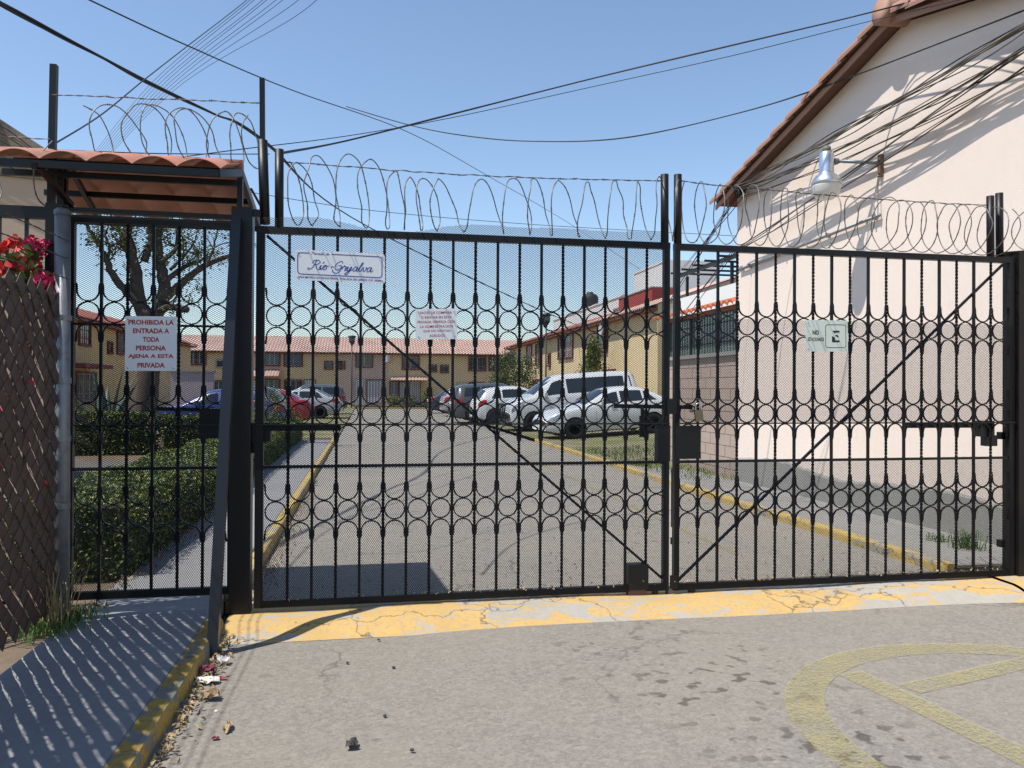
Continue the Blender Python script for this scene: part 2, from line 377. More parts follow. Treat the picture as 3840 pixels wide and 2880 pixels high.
# ================================================================ SETTING
GY = 5.62                                    # plane of the gate
def sheet(name, x0, x1, y0, y1, z, m, nx=1, ny=1, fz=None, kind='structure'):
    xs = np.linspace(x0, x1, nx+1); ys = np.linspace(y0, y1, ny+1)
    V = [(x, y, fz(x, y) if fz else z) for y in ys for x in xs]
    Fc = [(j*(nx+1)+i, j*(nx+1)+i+1, (j+1)*(nx+1)+i+1, (j+1)*(nx+1)+i) for j in range(ny) for i in range(nx)]
    o = raw(name, V, Fc, m, smooth=True); return tag(o, kind=kind)
sheet('ground', -700, 700, -300, 1500, -.06, K['soil'])
sheet('street', -.93, 14, -8, 5.17, 0, K['asphalt'], 60, 50, lambda x, y: .004*math.sin(x*2.1+y)+.003*math.sin(y*3.3-x*1.2))
sheet('inner_road', -.93, 4.97, 5.93, 62, 0, K['asphalt2'], 4, 80)
def apz(x, y):
    t = max(0, min(1, (y-5.12)/.3)); u = max(0, min(1, (5.97-y)/.16))
    b = .066*(t*t*(3-2*t))*(u*u*(3-2*u))
    return b-.004+.004*math.sin(x*5+y*9)*t+.006*math.sin(x*1.7)*t
ap = sheet('gate_apron', -.905, 5.05, 5.12, 5.975, 0, K['apron'], 120, 24, apz)
sheet('gate_apron', 5.075, 7.2, 5.05, 5.975, 0, K['apron'], 30, 24, lambda x, y: apz(x, y)*1.1+.004)
# pavement slabs (left), with joints as gaps
def slab(name, x0, x1, y0, y1, z, m, bev=.008, parent=None):
    b = MB(); b.add([(x0,y0,-.05),(x1,y0,-.05),(x1,y1,-.05),(x0,y1,-.05),(x0,y0,z-bev),(x1,y0,z-bev),(x1,y1,z-bev),(x0,y1,z-bev),
        (x0+bev,y0+bev,z),(x1-bev,y0+bev,z),(x1-bev,y1-bev,z),(x0+bev,y1-bev,z)],
        [(0,1,5,4),(1,2,6,5),(2,3,7,6),(3,0,4,7),(4,5,9,8),(5,6,10,9),(6,7,11,10),(7,4,8,11),(8,9,10,11)])
    return b.build(name, m, parent)
pv = sheet('pavement', -2.5, -1.0, -8, 24.5, .06, K['soil'])
ys = [-8, -5.6, -3.3, -1.2, .85, 2.55, 4.13, 6.05, 7.9, 9.9, 12, 14.2, 16.4, 18.6, 20.8, 23]
for a, c in zip(ys, ys[1:]): slab('paving_slab', -1.87, -1.012, a+.004, c-.004, .1+.002*random.random(), K['walk'], .006, pv)
def kerb(name, xi, xo, y0, y1, m, seg=1.9, h=.104, side=1, label=None):
    root = tag(sheet(name, min(xi, xo), max(xi, xo), y0, y1, .02, K['concrete']), kind='structure')
    n = max(1, round((y1-y0)/seg))
    for i in range(n):
        a = y0+(y1-y0)*i/n+.003; c = y0+(y1-y0)*(i+1)/n-.003; b = MB(); r = .028; prof = [(xi, -.05), (xi, h), (xo-side*r, h), (xo-side*r*.3, h-r*.3), (xo, h-r), (xo+side*.006, -.05)]
        m2 = 12
        for k in range(m2+1):
            y = a+(c-a)*k/m2; w = random.uniform(-.004, .004)
            b.v += [(x+(w if q in (3,4) else 0), y, z+(w if q in (2,3) else 0)) for q, (x, z) in enumerate(prof)]
        for k in range(m2):
            for q in range(5): b.f.append((k*6+q, k*6+q+1, k*6+q+7, k*6+q+6)); b.m.append(0)
        b.f.append((0,1,2,3,4,5)); b.m.append(0); e = m2*6; b.f.append((e+5,e+4,e+3,e+2,e+1,e)); b.m.append(0)
        b.build('kerb_stone', m, root)
    return root
kerb('kerb', -1.006, -.908, -8, 5.36, K['kerb'])
kerb('kerb', -1.006, -.908, 5.98, 24.5, K['kerb2'], 2.4)
kerb('kerb', 5.06, 4.96, 6.0, 23, K['kerb2'], 2.4, .095, -1)
# far kerb closing the road
bk = sheet('kerb', -6, 14, 60.6, 60.8, .02, K['concrete'])
for i in range(8): MB().box((-6+i*2.5+.01, 60.6, -.05), (-3.5+i*2.5-.01, 60.8, .12)).build('kerb_stone', K['kerb2'], bk)
# right-hand pavement + verge rising towards the houses
def vz(x, y): return .085+max(0, (x-5.9))*.062+.01*math.sin(x*1.3)*math.sin(y*.9)
rp = sheet('pavement', 5.03, 6.05, 5.97, 16, .07, K['concrete'])
for i in range(5): slab('paving_slab', 5.066, 6.04, 5.985+2*i+.004, 7.985+2*i-.004, .088, K['concrete'], .005, rp)
sheet('verge', 5.03, 13, 12.02, 70, .1, K['verge'], 24, 80, vz)
sheet('verge', -16, -.9, 24.6, 70, .08, K['verge'], 20, 40, lambda x, y: .06+.012*math.sin(x)*math.sin(y*.7))
sheet('garden_ground', -16, -1.85, 6.3, 24.6, .05, K['soil'], 30, 30, lambda x, y: .04+.012*math.sin(x*2)*math.sin(y*1.7))
sheet('garden_path', -7.5, -2.78, 11.5, 17.5, .062, mat('shade_tinted_paving', (.12,.11,.10,1), .3, 3, .9, 0, .3, 30))  # grey paving, the shade over it put into the dark colour
# road paint: no-parking ring with letter, worn
def ringpoly(cx, cy, ro, ri, a0, a1, n=60):
    V = []; Fc = []
    for i in range(n+1):
        a = R(a0+(a1-a0)*i/n); V += [(cx+ro*math.cos(a), cy+ro*math.sin(a)), (cx+ri*math.cos(a), cy+ri*math.sin(a))]
    for i in range(n): Fc.append((2*i, 2*i+1, 2*i+3, 2*i+2))
    return V, Fc
def gz(x, y): return .004*math.sin(x*2.1+y)+.003*math.sin(y*3.3-x*1.2)+.0055
V, Fc = ringpoly(3.31, 3.08, 1.345, 1.15, 15, 222)
b = MB(); b.add([(x, y, gz(x, y)) for x, y in V], Fc)
def stroke(p, q, w, n=14):
    p = Vector(p).to_2d(); q = Vector(q).to_2d(); d = (q-p).normalized(); a = Vector((-d.y, d.x))*w/2; vs = []
    for i in range(n+1):
        c = p+(q-p)*i/n; vs += [(c.x+a.x, c.y+a.y, gz(c.x, c.y)+.001), (c.x-a.x, c.y-a.y, gz(c.x, c.y)+.001)]
    b.add(vs, [(2*i, 2*i+1, 2*i+3, 2*i+2) for i in range(n)])
stroke((2.70, 4.02, 0), (2.92, 2.2, 0), .17); stroke((2.86, 3.74, 0), (3.95, 4.02, 0), .14)
tag(b.build('road_marking', K['roadpaint']), kind='structure')
b = MB(); gz = lambda x, y: .005
stroke((3.55, 7.1, 0), (3.75, 24, 0), .09, 4); tag(b.build('road_marking', K['roadpaint']), kind='structure')

# ================================================================ GATES
S = .163; RR = .0685
def sq(n, r): return [(r*math.cos(2*math.pi*k/n+math.pi/4), r*math.sin(2*math.pi*k/n+math.pi/4)) for k in range(n)]
def bar_mesh(name, z0, z1, w, twist):
    b = MB(); n = int((z1-z0)/.012) if twist else 1
    zs = [z0+(z1-z0)*i/n for i in range(n+1)]
    for z in zs:
        a = 0
        if twist: a = (z-z0)*2*math.pi/.11
        for k in range(4):
            t = a+math.pi/4+k*math.pi/2; b.v.append((w*.7071*math.cos(t), w*.7071*math.sin(t), z))
    for i in range(n):
        for k in range(4): b.f.append((4*i+k, 4*i+(k+1) % 4, 4*i+4+(k+1) % 4, 4*i+4+k)); b.m.append(0)
    me = bpy.data.meshes.new(name); me.from_pydata(b.v, [], b.f); me.materials.append(K['black']); return me
def flat_ring(name, a0, a1, n, legs=0):
    """flat-iron ring or half ring in the xz plane, r RR; legs = straight tails to the bars"""
    b = MB(); pts = []
    for i in range(n+1):
        a = R(a0+(a1-a0)*i/n); pts.append((RR*math.cos(a), RR*math.sin(a), math.cos(a), math.sin(a)))
    th = .0042; d = .007
    for (x, z, nx, nz) in pts:
        b.v += [(x-nx*th, -d, z-nz*th), (x+nx*th, -d, z+nz*th), (x+nx*th, d, z+nz*th), (x-nx*th, d, z-nz*th)]
    for i in range(n):
        for k in range(4): b.f.append((4*i+k, 4*i+(k+1) % 4, 4*i+4+(k+1) % 4, 4*i+4+k)); b.m.append(0)
    if legs:
        for sx in (-1, 1):
            b.bar((sx*RR, 0, 0), (sx*(S/2-.012), 0, legs*.035), .012, .0075, (0,1,0)); b.bar((sx*(S/2-.011), 0, legs*.022), (sx*(S/2-.009), 0, legs*.05), .012, .006, (0,1,0))
    me = bpy.data.meshes.new(name); me.from_pydata(b.v, [], b.f); me.materials.append(K['black'])
    return me
ME_RING = flat_ring('ring', 0, 360, 28); ME_U = flat_ring('arch_down', 180, 360, 14, 1); ME_N = flat_ring('arch_up', 0, 180, 14, -1)
def expanded(name, x0, x1, z0, z1, y, Wd, Hd, sw, parent, wavy=0, seed=1):
    """expanded-metal sheet: zigzag ribbons that touch row to row"""
    st = Wd/2; dz = Hd/2; n = int((x1-x0)/st); m = int((z1-z0)/dz)
    i = np.arange(n+1); xs = x0+i*st; Vs = []; Fs = []
    g = np.random.default_rng(seed); ph = g.uniform(0, 6, 4)
    for k in range(m):
        s = np.where((i+k) % 2 == 1, 1., -1.)
        zc = z0+k*dz+dz/2+s*dz/2
        if wavy:
            lim = z1-wavy*(.5+.5*np.sin(xs*5.1+ph[0]))*(.5+.5*np.sin(xs*2.3+ph[1]))
            keep = zc <= lim
        else: keep = np.ones(n+1, bool)
        yy = y+.0012*s+.004*np.sin(xs*3+ph[2])*np.sin(zc*4+ph[3])
        a = np.stack([xs, yy-.0006, zc-sw/2], 1); c = np.stack([xs, yy+.0006, zc+sw/2], 1)
        base = len(Vs)*2*(n+1); Vs.append(np.concatenate([a, c]))
        q = np.arange(n); q = q[keep[:-1] & keep[1:]]
        Fs.append(np.stack([base+q, base+q+1, base+n+1+q+1, base+n+1+q], 1))
    o = raw(name, np.concatenate(Vs), np.concatenate(Fs), K['blackflat'], parent); o['kind'] = 'stuff'; return o
def gate_leaf(name, label, x0, nb, zb, zt, meshes, diag, sw=.055, ped=False, sl=None, sr=None):
    x1 = x0+S*nb; root = thing(name, label, 'gate', (x0, GY, zb))
    sl = sl or (x0-sw, x0); sr = sr or (x1, x1+sw)
    for xa, xb in (sl, sr): MB().box((xa, GY-.022, zb), (xb, GY+.022, zt-.048)).build('stile', K['black'], root)
    MB().box((sl[0]-.001, GY-.024, zt-.048), (sr[1]+.001, GY+.024, zt)).build('top_rail', K['black'], root)
    br = MB().box((sl[0]+.004, GY-.0205, zb+.001), (sr[1]-.004, GY+.0205, zb+.05)).build('bottom_rail', K['black'], root)
    MB().box((sl[0]+.01, GY-.035, 1.339), (sr[1]-.002, GY-.0225, 1.349)).box((x0, GY-.0215, 1.341), (x1, GY+.014, 1.347)).build('flat_rail', K['black'], root)
    MB().box((x0, GY-.014, 1.042), (x1, GY+.014, 1.062)).build('mid_rail', K['black'], root)
    if ped: MB().box((x0, GY-.013, 2.008), (x1, GY+.013, 2.022)).build('upper_rail', K['black'], root)
    mt = bar_mesh('bar', zb+.05, zt-.047, .0165, True); mp = bar_mesh('bar', zb+.05, zt-.047, .018, False)
    for i in range(1, nb):
        inst('bar', mt if (i % 2 == (1 if not ped else 0)) else mp, root, (x0+S*i, GY, 0))
    rows = ((2.095,), (1.418,), (.742,))
    for i in range(nb):
        xc = x0+S*(i+.5)
        for (zc,) in rows:
            inst('ring', ME_RING, root, (xc, GY-.004, zc))
            inst('arch', ME_U, root, (xc, GY-.004, zc+2*RR+.006)); inst('arch', ME_N, root, (xc, GY-.004, zc-2*RR-.01 if zc != 1.418 else zc-2*RR-.013))
    for k, (a, c, d, e, Wd, Hd, s_, wv) in enumerate(meshes): expanded('expanded_mesh', a, c, d, e, GY-.028+.0015*k, Wd, Hd, s_, root, wv, k+3)
    if diag:
        MB().bar(Vector((diag[0][0], GY+.02, diag[0][1])), Vector((diag[1][0], GY+.02, diag[1][1])), .018, .018, (0,1,0)).build('diagonal_brace', K['black'], root)
    return root, x1
XL = -.698; NB = 18; ZB, ZT = .085, 2.712
wide = (.0232, .0133, .0029); tall = (.0138, .0215, .0043)
lx1 = XL+S*NB
left, _ = gate_leaf('vehicle_gate', 'wide black steel gate leaf fully covered in mesh, with two signs', XL, NB, ZB, ZT,
    [(XL-.06, lx1+.01, 1.035, ZT+.075, *wide, .085), (XL-.01, lx1, ZB+.0, 1.05, *tall, 0)], ((XL+.01, ZT-.06), (lx1-.01, ZB+.07)), sr=(lx1-.032, lx1+.014))
XR = 2.326; rx1 = XR+S*NB*.984
S0 = S
S = S*.984
right, _ = gate_leaf('vehicle_gate', 'black steel gate leaf with mesh on its lower half, before the pink house', XR, NB, ZB-.005, ZT-.003,
    [(XR-.034, rx1+.05, 1.352, 2.155, *tall, 0), (XR-.03, rx1+.02, ZB, 1.05, *tall, 0)], ((XR+.01, ZB+.06), (rx1-.03, ZT-.06)), sl=(XR-.036, XR+.006))
S = S0
XP = -1.905
S = .1625
ped, _ = gate_leaf('pedestrian_gate', 'narrow black steel pedestrian gate with mesh under the tiled canopy', XP, 6, .19, 2.735,
    [(XP-.04, XP+6*S+.03, 1.05, 2.725, *wide, 0), (XP-.01, XP+6*S, .19, 1.05, *tall, 0)], None, .05, ped=True)
S = S0
# fittings of the leaves
MB().box((2.155, GY-.03, 1.06), (2.254, GY+.04, 1.33)).build('lock_box', K['black'], left)
MB().box((2.297, GY-.026, 1.075), (2.50, GY+.03, 1.325)).build('lock_box', K['black'], right)
MB().bar((1.83, GY+.03, 1.475), (2.45, GY+.03, 1.465), .03, .03).bar((2.06, GY+.05, 1.46), (2.06, GY+.05, 1.25), .02, .03).build('slide_bolt', K['black'], left)
MB().tube([(2.05, GY+.035, 1.40), (2.05, GY+.035, 1.24)], .02, 10).build('bolt_handle', K['black'], left)
MB().box((2.225, GY-.04, 1.415), (2.30, GY+.02, 1.53)).build('latch_plate', K['black'], left)
MB().box((1.93, GY-.031, .10), (2.085, GY+.05, .29)).build('wheel_box', K['black'], left)
MB().lathe((2.0, GY+.0, .07), [(.0,-.03),(.07,-.03),(.075,-.02),(.075,.02),(.07,.03),(0,.03)], 18, axis='y').build('roller_wheel', mat('rusty_steel', (.10,.05,.03,1), .4, 20, .8), left)
MB().box((2.13, GY-.01, .02), (2.17, GY+.02, .10)).box((2.235, GY-.012, .03), (2.25, GY+.012, .14)).build('stop_bolt', K['black'], left)
MB().box((2.255, GY-.035, .10), (2.315, GY-.026, .20)).build('stop_plate', K['black'], left)
MB().box((2.42, GY-.01, .0), (2.468, GY+.025, .09)).build('stop_bolt', K['black'], right)
MB().box((2.292, GY+.024, .55), (2.30, GY+.05, 1.0)).box((2.288, GY+.026, .42), (2.30, GY+.05, .47)).build('latch_strip', K['black'], right)
for xx, z1, pr in ((-.605, 3.25, left), (2.214, 3.232, left), (2.318, 3.237, right), (5.05, 3.21, right)):
    MB().tube([(xx, GY, ZT-.004), (xx-.004*random.random(), GY, z1)], .03, 14).build('wire_post', K['black'], pr, True)
# gate openers (arms along the flat rail)
for pr, xa, xb, s_ in ((left, -.74, -.18, 1), (right, 4.30, 5.12, -1)):
    MB().bar((xa, GY+.06, 1.318), (xb, GY+.06, 1.318), .045, .04).build('opener_arm', K['darkplastic'], pr)
    xm = xa if s_ > 0 else xb
    MB().cbox((xm+.02*s_-(.06 if s_ < 0 else 0), GY+.06, 1.29), (.13, .09, .13)).cbox((xm-.02, GY+.07, 1.19), (.10, .07, .09)).build('opener_motor', K['darkplastic'], pr)
# pedestrian lock box, closer
lb = MB().box((-1.115, GY-.022, 1.25), (-.955, GY+.06, 1.455)).build('lock_box', K['black'], ped)
MB().lathe((-.965, GY-.03, 1.345), [(0,-.006),(.018,-.006),(.018,.008),(0,.008)], 12, axis='y').box((-.985, GY-.026, 1.31), (-.945, GY-.0225, 1.38)).build('lock_cylinder', K['chrome'], lb)
MB().bar((-1.40, GY+.045, 1.452), (-.93, GY+.045, 1.44), .02, .025).build('bolt_bar', K['black'], ped)
MB().tube([(-1.22+.012*i, GY+.03+.012*math.cos(i*1.3), 1.447+.012*math.sin(i*1.3)) for i in range(14)], .005, 6).build('bolt_chain', K['black'], ped)
# padlock on its chain (own thing)
pl = thing('padlock', 'worn brass padlock hanging on a short chain at the latch', 'padlock', (2.455, GY-.05, 1.40))
MB().cbox((2.472, GY-.05, 1.405), (.062, .022, .085), rot=Matrix.Rotation(R(-9), 3, 'Y')).build('lock_body', K['brass'], pl)
MB().tube(cr([(2.447, GY-.05, 1.44), (2.45, GY-.05, 1.485), (2.475, GY-.05, 1.50), (2.49, GY-.05, 1.48), (2.493, GY-.05, 1.445)], 5), .0055, 8).build('shackle', K['chrome'], pl, True)
for i in range(7):
    t = i/6; c = Vector((2.41+.055*t, GY-.05, 1.44+.085*t-.03*math.sin(t*3.1))); rt = Matrix.Rotation(R(40+90*(i % 2)), 3, 'X') @ Matrix.Rotation(R(50), 3, 'Y')
    MB().tube([c+rt @ Vector((.013*math.cos(a), 0, .009*math.sin(a))) for a in np.linspace(0, 2*math.pi, 13)], .003, 5).build('chain_link', K['barb'], pl, True)

# posts and strut
gp = thing('gate_post', 'broad black steel post between pedestrian gate and vehicle gate, with raking strut', 'post', (-.86, GY, .0))
MB().box((-.912, GY-.06, .02), (-.775, GY+.06, 2.83)).build('post', K['black'], gp)
MB().bar((-.895, 4.92, 0), (-.868, 5.50, 2.74), .062, .062, (0,1,0)).build('strut', mat('blue_lit_black_steel', (.012,.0135,.019,1), .3, 8, .36, 0, .1, 100, .45), gp)  # strut's blue tint is painted: it stands in for light on its left face
MB().bar((-.72, GY+.0, 3.30), (-.725, GY, 3.735), .034, .034, (0,1,0)).build('wire_post_extension', K['black'], gp)
MB().tube([(-.70, GY+.01, 2.73), (-.722, GY+.01, 3.31)], .034, 14).build('wire_post', K['black'], gp, True)
MB().bar((-.80, GY-.01, 2.80), (-.69, GY+.01, 2.80), .03, .05).build('wire_post_bracket', K['black'], gp)
rpst = thing('gate_post', 'thick black steel gate post at the right edge, beside the pink wall', 'post', (5.35, GY, 0))
MB().box((5.275, GY-.05, .0), (5.46, GY+.12, 2.76)).build('post', K['black'], rpst)
MB().box((5.20, GY+.045, 1.2), (5.275, GY+.10, 1.26)).box((5.20, GY+.045, .3), (5.275, GY+.10, .36)).build('hinge', K['black'], rpst)
MB().tube([(5.172, GY+.04, 2.715), (5.168, GY+.04, 3.25)], .03, 14).build('wire_post', K['black'], rpst, True)
MB().bar((5.15, GY+.04, 2.74), (5.45, GY+.04, 2.77), .04, .03).build('wire_post_bracket', K['black'], rpst)
# left end: black fence with its own posts
bf = thing('steel_fence', 'black steel bar fence with tall post at the left edge behind bougainvillea', 'fence', (-2.05, GY, .05))
MB().box((-2.072, GY-.05, .05), (-1.967, GY+.04, 2.80)).build('post', K['black'], bf)
MB().bar((-2.085, GY+.06, 2.05), (-2.066, GY+.06, 3.745), .042, .042, (0,1,0)).build('wire_post', K['black'], bf)
MB().bar((-2.0, GY+.05, 2.8), (-2.0, GY+.05, 3.06), .05, .04, (0,1,0)).build('post_extension', K['black'], bf)
MB().box((-4.4, GY-.02, 2.70), (-2.073, GY+.025, 2.78)).build('top_rail', K['black'], bf)
MB().box((-4.4, GY-.02, .30), (-2.073, GY+.02, .34)).build('bottom_rail', K['black'], bf)
for i in range(14): MB().box((-2.21-.163*i, GY-.01, .34), (-2.19-.163*i, GY+.01, 2.70)).build('bar', K['black'], bf)
# canopy over the pedestrian gate
cp = thing('entrance_canopy', 'small gabled canopy of terracotta corrugated sheet over the pedestrian gate', 'canopy', (-1.5, 5.75, 2.8))
CX0, CX1 = -2.33, -.88
def wav(x): return .056*abs(math.cos((x-CX1)*math.pi/.262-1.1))**.8*1.0
def roofsheet(name, y0, z0, y1, z1, n=150, ny=6, th=.007):
    xs = np.linspace(CX0, CX1, n+1); V = []; b = MB()
    for j in range(ny+1):
        t = j/ny
        for x in xs: b.v.append((x, y0+(y1-y0)*t, z0+(z1-z0)*t+wav(x)))
    k = len(b.v)
    for j in range(ny+1):
        t = j/ny
        for x in xs: b.v.append((x, y0+(y1-y0)*t, z0+(z1-z0)*t+wav(x)-th))
    w = n+1
    for j in range(ny):
        for i in range(n):
            b.f.append((j*w+i, j*w+i+1, (j+1)*w+i+1, (j+1)*w+i)); b.f.append((k+j*w+i, k+(j+1)*w+i, k+(j+1)*w+i+1, k+j*w+i+1))
    for i in range(n): b.f.append((i, k+i, k+i+1, i+1)); a = ny*w; b.f.append((a+i, a+i+1, k+a+i+1, k+a+i))
    for j in range(ny): b.f.append((j*w, (j+1)*w, k+(j+1)*w, k+j*w)); b.f.append((j*w+n, k+j*w+n, k+(j+1)*w+n, (j+1)*w+n))
    b.m = [0]*len(b.f)
    return b.build(name, K['tile'], cp, True)
roofsheet('front_sheet', 5.19, 2.985, 5.77, 3.155); roofsheet('rear_sheet', 5.76, 3.150, 6.85, 2.955)
ht = MB().tube([(CX0, 5.765, 3.155), (CX1+.01, 5.765, 3.155)], .05, 12); ht.build('ridge_cap', K['tile'], cp, True)
for nm, p, q, w, h in (('front_beam', (CX0, 5.22, 2.957), (-.93, 5.22, 2.957), .03, .045), ('ridge_beam', (CX0, 5.74, 3.115), (-.90, 5.74, 3.115), .03, .045), ('rear_beam', (CX0, 6.8, 2.925), (-.89, 6.8, 2.925), .03, .045),
        ('tie_beam', (CX0, 5.58, 2.99), (-.87, 5.58, 2.99), .03, .04), ('middle_beam', (CX0, 6.25, 3.02), (-.89, 6.25, 3.02), .03, .04),
        ('lintel', (-1.967, GY+.03, 2.775), (-.912, GY+.03, 2.77), .05, .03), 
        ('rafter', (-.925, 5.20, 2.955), (-.865, 5.75, 3.11), .006, .05), ('rafter', (-.88, 5.76, 3.10), (-.89, 6.82, 2.92), .03, .04), ('rafter', (-2.0, 5.2, 2.94), (-2.0, 5.74, 3.10), .03, .04), ('rafter', (-2.0, 5.76, 3.10), (-2.12, 6.82, 2.92), .03, .04),
        ('upright', (-.862, 5.60, 2.80), (-.862, 5.60, 3.03), .035, .035), ('upright', (-2.0, 5.62, 2.81), (-2.0, 5.62, 3.03), .035, .035), ('side_strut', (-.80, 5.66, 2.98), (-.70, 5.63, 2.80), .014, .014),
        ('side_strut', (-1.98, 5.22, 2.94), (-1.93, 5.62, 2.80), .03, .03)):
    MB().bar(p, q, w, h, (0,1,0) if nm == 'upright' else (0,0,1)).build(nm, K['black'], cp)

# ================================================================ SIGNS
def text_mesh(s, bold=.0):
    cu = bpy.data.curves.new('lettering', 'FONT'); cu.body = s; cu.offset = bold; cu.extrude = .0; cu.resolution_u = 3
    o = bpy.data.objects.new('lettering', cu); sc.collection.objects.link(o)
    bpy.context.view_layer.update()
    me = bpy.data.meshes.new_from_object(o.evaluated_get(bpy.context.evaluated_depsgraph_get()))
    bpy.data.objects.remove(o); V = np.array([v.co[:] for v in me.vertices]); Fc = [tuple(p.vertices) for p in me.polygons]
    bpy.data.meshes.remove(me); return V, Fc
def put_text(s, u0, u1, v0, v1, parent, fr, m, bold=.02, name='lettering'):
    """fit text s into the box u0..u1 x v0..v1 of the sign frame fr = (origin, U, V, N)"""
    V, Fc = text_mesh(s, bold); O, U, W, N = fr
    a = V.min(0); c = V.max(0); out = []
    for x, y, z in V:
        u = u0+(u1-u0)*(x-a[0])/(c[0]-a[0]); v = v0+(v1-v0)*(y-a[1])/(c[1]-a[1]); out.append(O+U*u+W*v+N*.0006)
    b = MB(); b.add(out, Fc); return b.build(name, m, parent)
def sign(name, label, tl, tr, bl, mboard, rad=.008):
    y = GY-.034; A, B_, D = PY(*tl, y), PY(*tr, y), PY(*bl, y)
    U = (B_-A); w = U.length; U.normalize(); W = (A-D); h = W.length; W.normalize(); N = Vector((0, -1, 0)); O = D
    root = thing(name, label, 'sign', O)
    pts = []
    for cx, cy, a0 in ((w-rad, h-rad, 0), (rad, h-rad, 90), (rad, rad, 180), (w-rad, rad, 270)):
        for k in range(5):
            a = R(a0+90*k/4); pts.append(O+U*(cx+rad*math.cos(a))+W*(cy+rad*math.sin(a)))
    MB().prism(pts, (0, .003, 0)).build('board', mboard, root)
    for cx, cy in ((.02, .02), (w-.02, .02), (.02, h-.02), (w-.02, h-.02)):
        c = O+U*cx+W*cy; MB().lathe(c, [(0, -.005), (.006, -.004), (.006, 0), (0, 0)], 8, axis='y').build('screw', K['chrome'], root)
    return root, (O, U, W, N), w, h
r1, fr, w, h = sign('sign', 'white square sign with red capitals on the pedestrian gate', (470,1185), (664,1187), (468,1391), K['white'])
rows = [('PROHIBIDA LA', .06, .94), ('ENTRADA A', .15, .85), ('TODA', .34, .66), ('PERSONA', .21, .79), ('AJENA A ESTA', .06, .94), ('PRIVADA', .24, .77)]
for i, (s_, a, c) in enumerate(rows):
    v = .935-.157*i; put_text(s_, a*w, c*w, (v-.092)*h, v*h, r1, fr, K['red'], .035)
r2, fr, w, h = sign('sign', 'small white sign with six lines of red capitals on the mesh gate leaf', (1557,1159), (1713,1157), (1559,1274), K['white'])
rows = [('ANTES DE COMPRAR', .10, .88), ('O RENTAR EN ESTA', .13, .87), ('PRIVADA VERIFICA CON', .05, .95), ('LA ADMINISTRACION', .11, .9), ('QUE NO EXISTAN', .18, .84), ('ADEUDOS', .33, .7)]
for i, (s_, a, c) in enumerate(rows):
    v = .915-.150*i; put_text(s_, a*w, c*w, (v-.085)*h, v*h, r2, fr, K['red'], .012)
r3, fr, w, h = sign('sign', 'wide white street-name sign with blue script lettering on the mesh gate leaf', (1106,935), (1444,953), (1106,1049), K['white'], .02)
O, U, W, N = fr
def frame_line(pts, lw, parent, m, name='border_line'):
    b = MB(); P = [O+U*p[0]+W*p[1]+N*(.0005+.0001*(len(pts)%3)) for p in pts]
    b2 = []
    for i, p in enumerate(P):
        d = (P[min(i+1, len(P)-1)]-P[max(i-1, 0)]).normalized(); a = d.cross(N).normalized()*lw/2; b2 += [p+a, p-a]
    b.add(b2, [(2*i, 2*i+1, 2*i+3, 2*i+2) for i in range(len(P)-1)]); return b.build(name, m, parent)
def rrect(x0, x1, y0, y1, r, start):
    pts = []
    for cx, cy, a0 in ((x1-r, y1-r, 90), (x1-r, y0+r, 0), (x0+r, y0+r, -90), (x0+r, y1-r, -180)):
        for k in range(6): a = R(a0-90*k/5); pts.append((cx+r*math.cos(a), cy+r*math.sin(a)))
    return pts
pts = [(.40*w, .90*h)]+rrect(.03*w, .965*w, .20*h, .90*h, .022, 0)+[(.16*w, .90*h)]
frame_line(pts, .006, r3, K['blue'])
put_text('SAN MATEO OTZACATIPAN, TOLUCA DE LERDO C.P. 50200', .03*w, .965*w, .055*h, .135*h, r3, fr, K['blue'], .03)
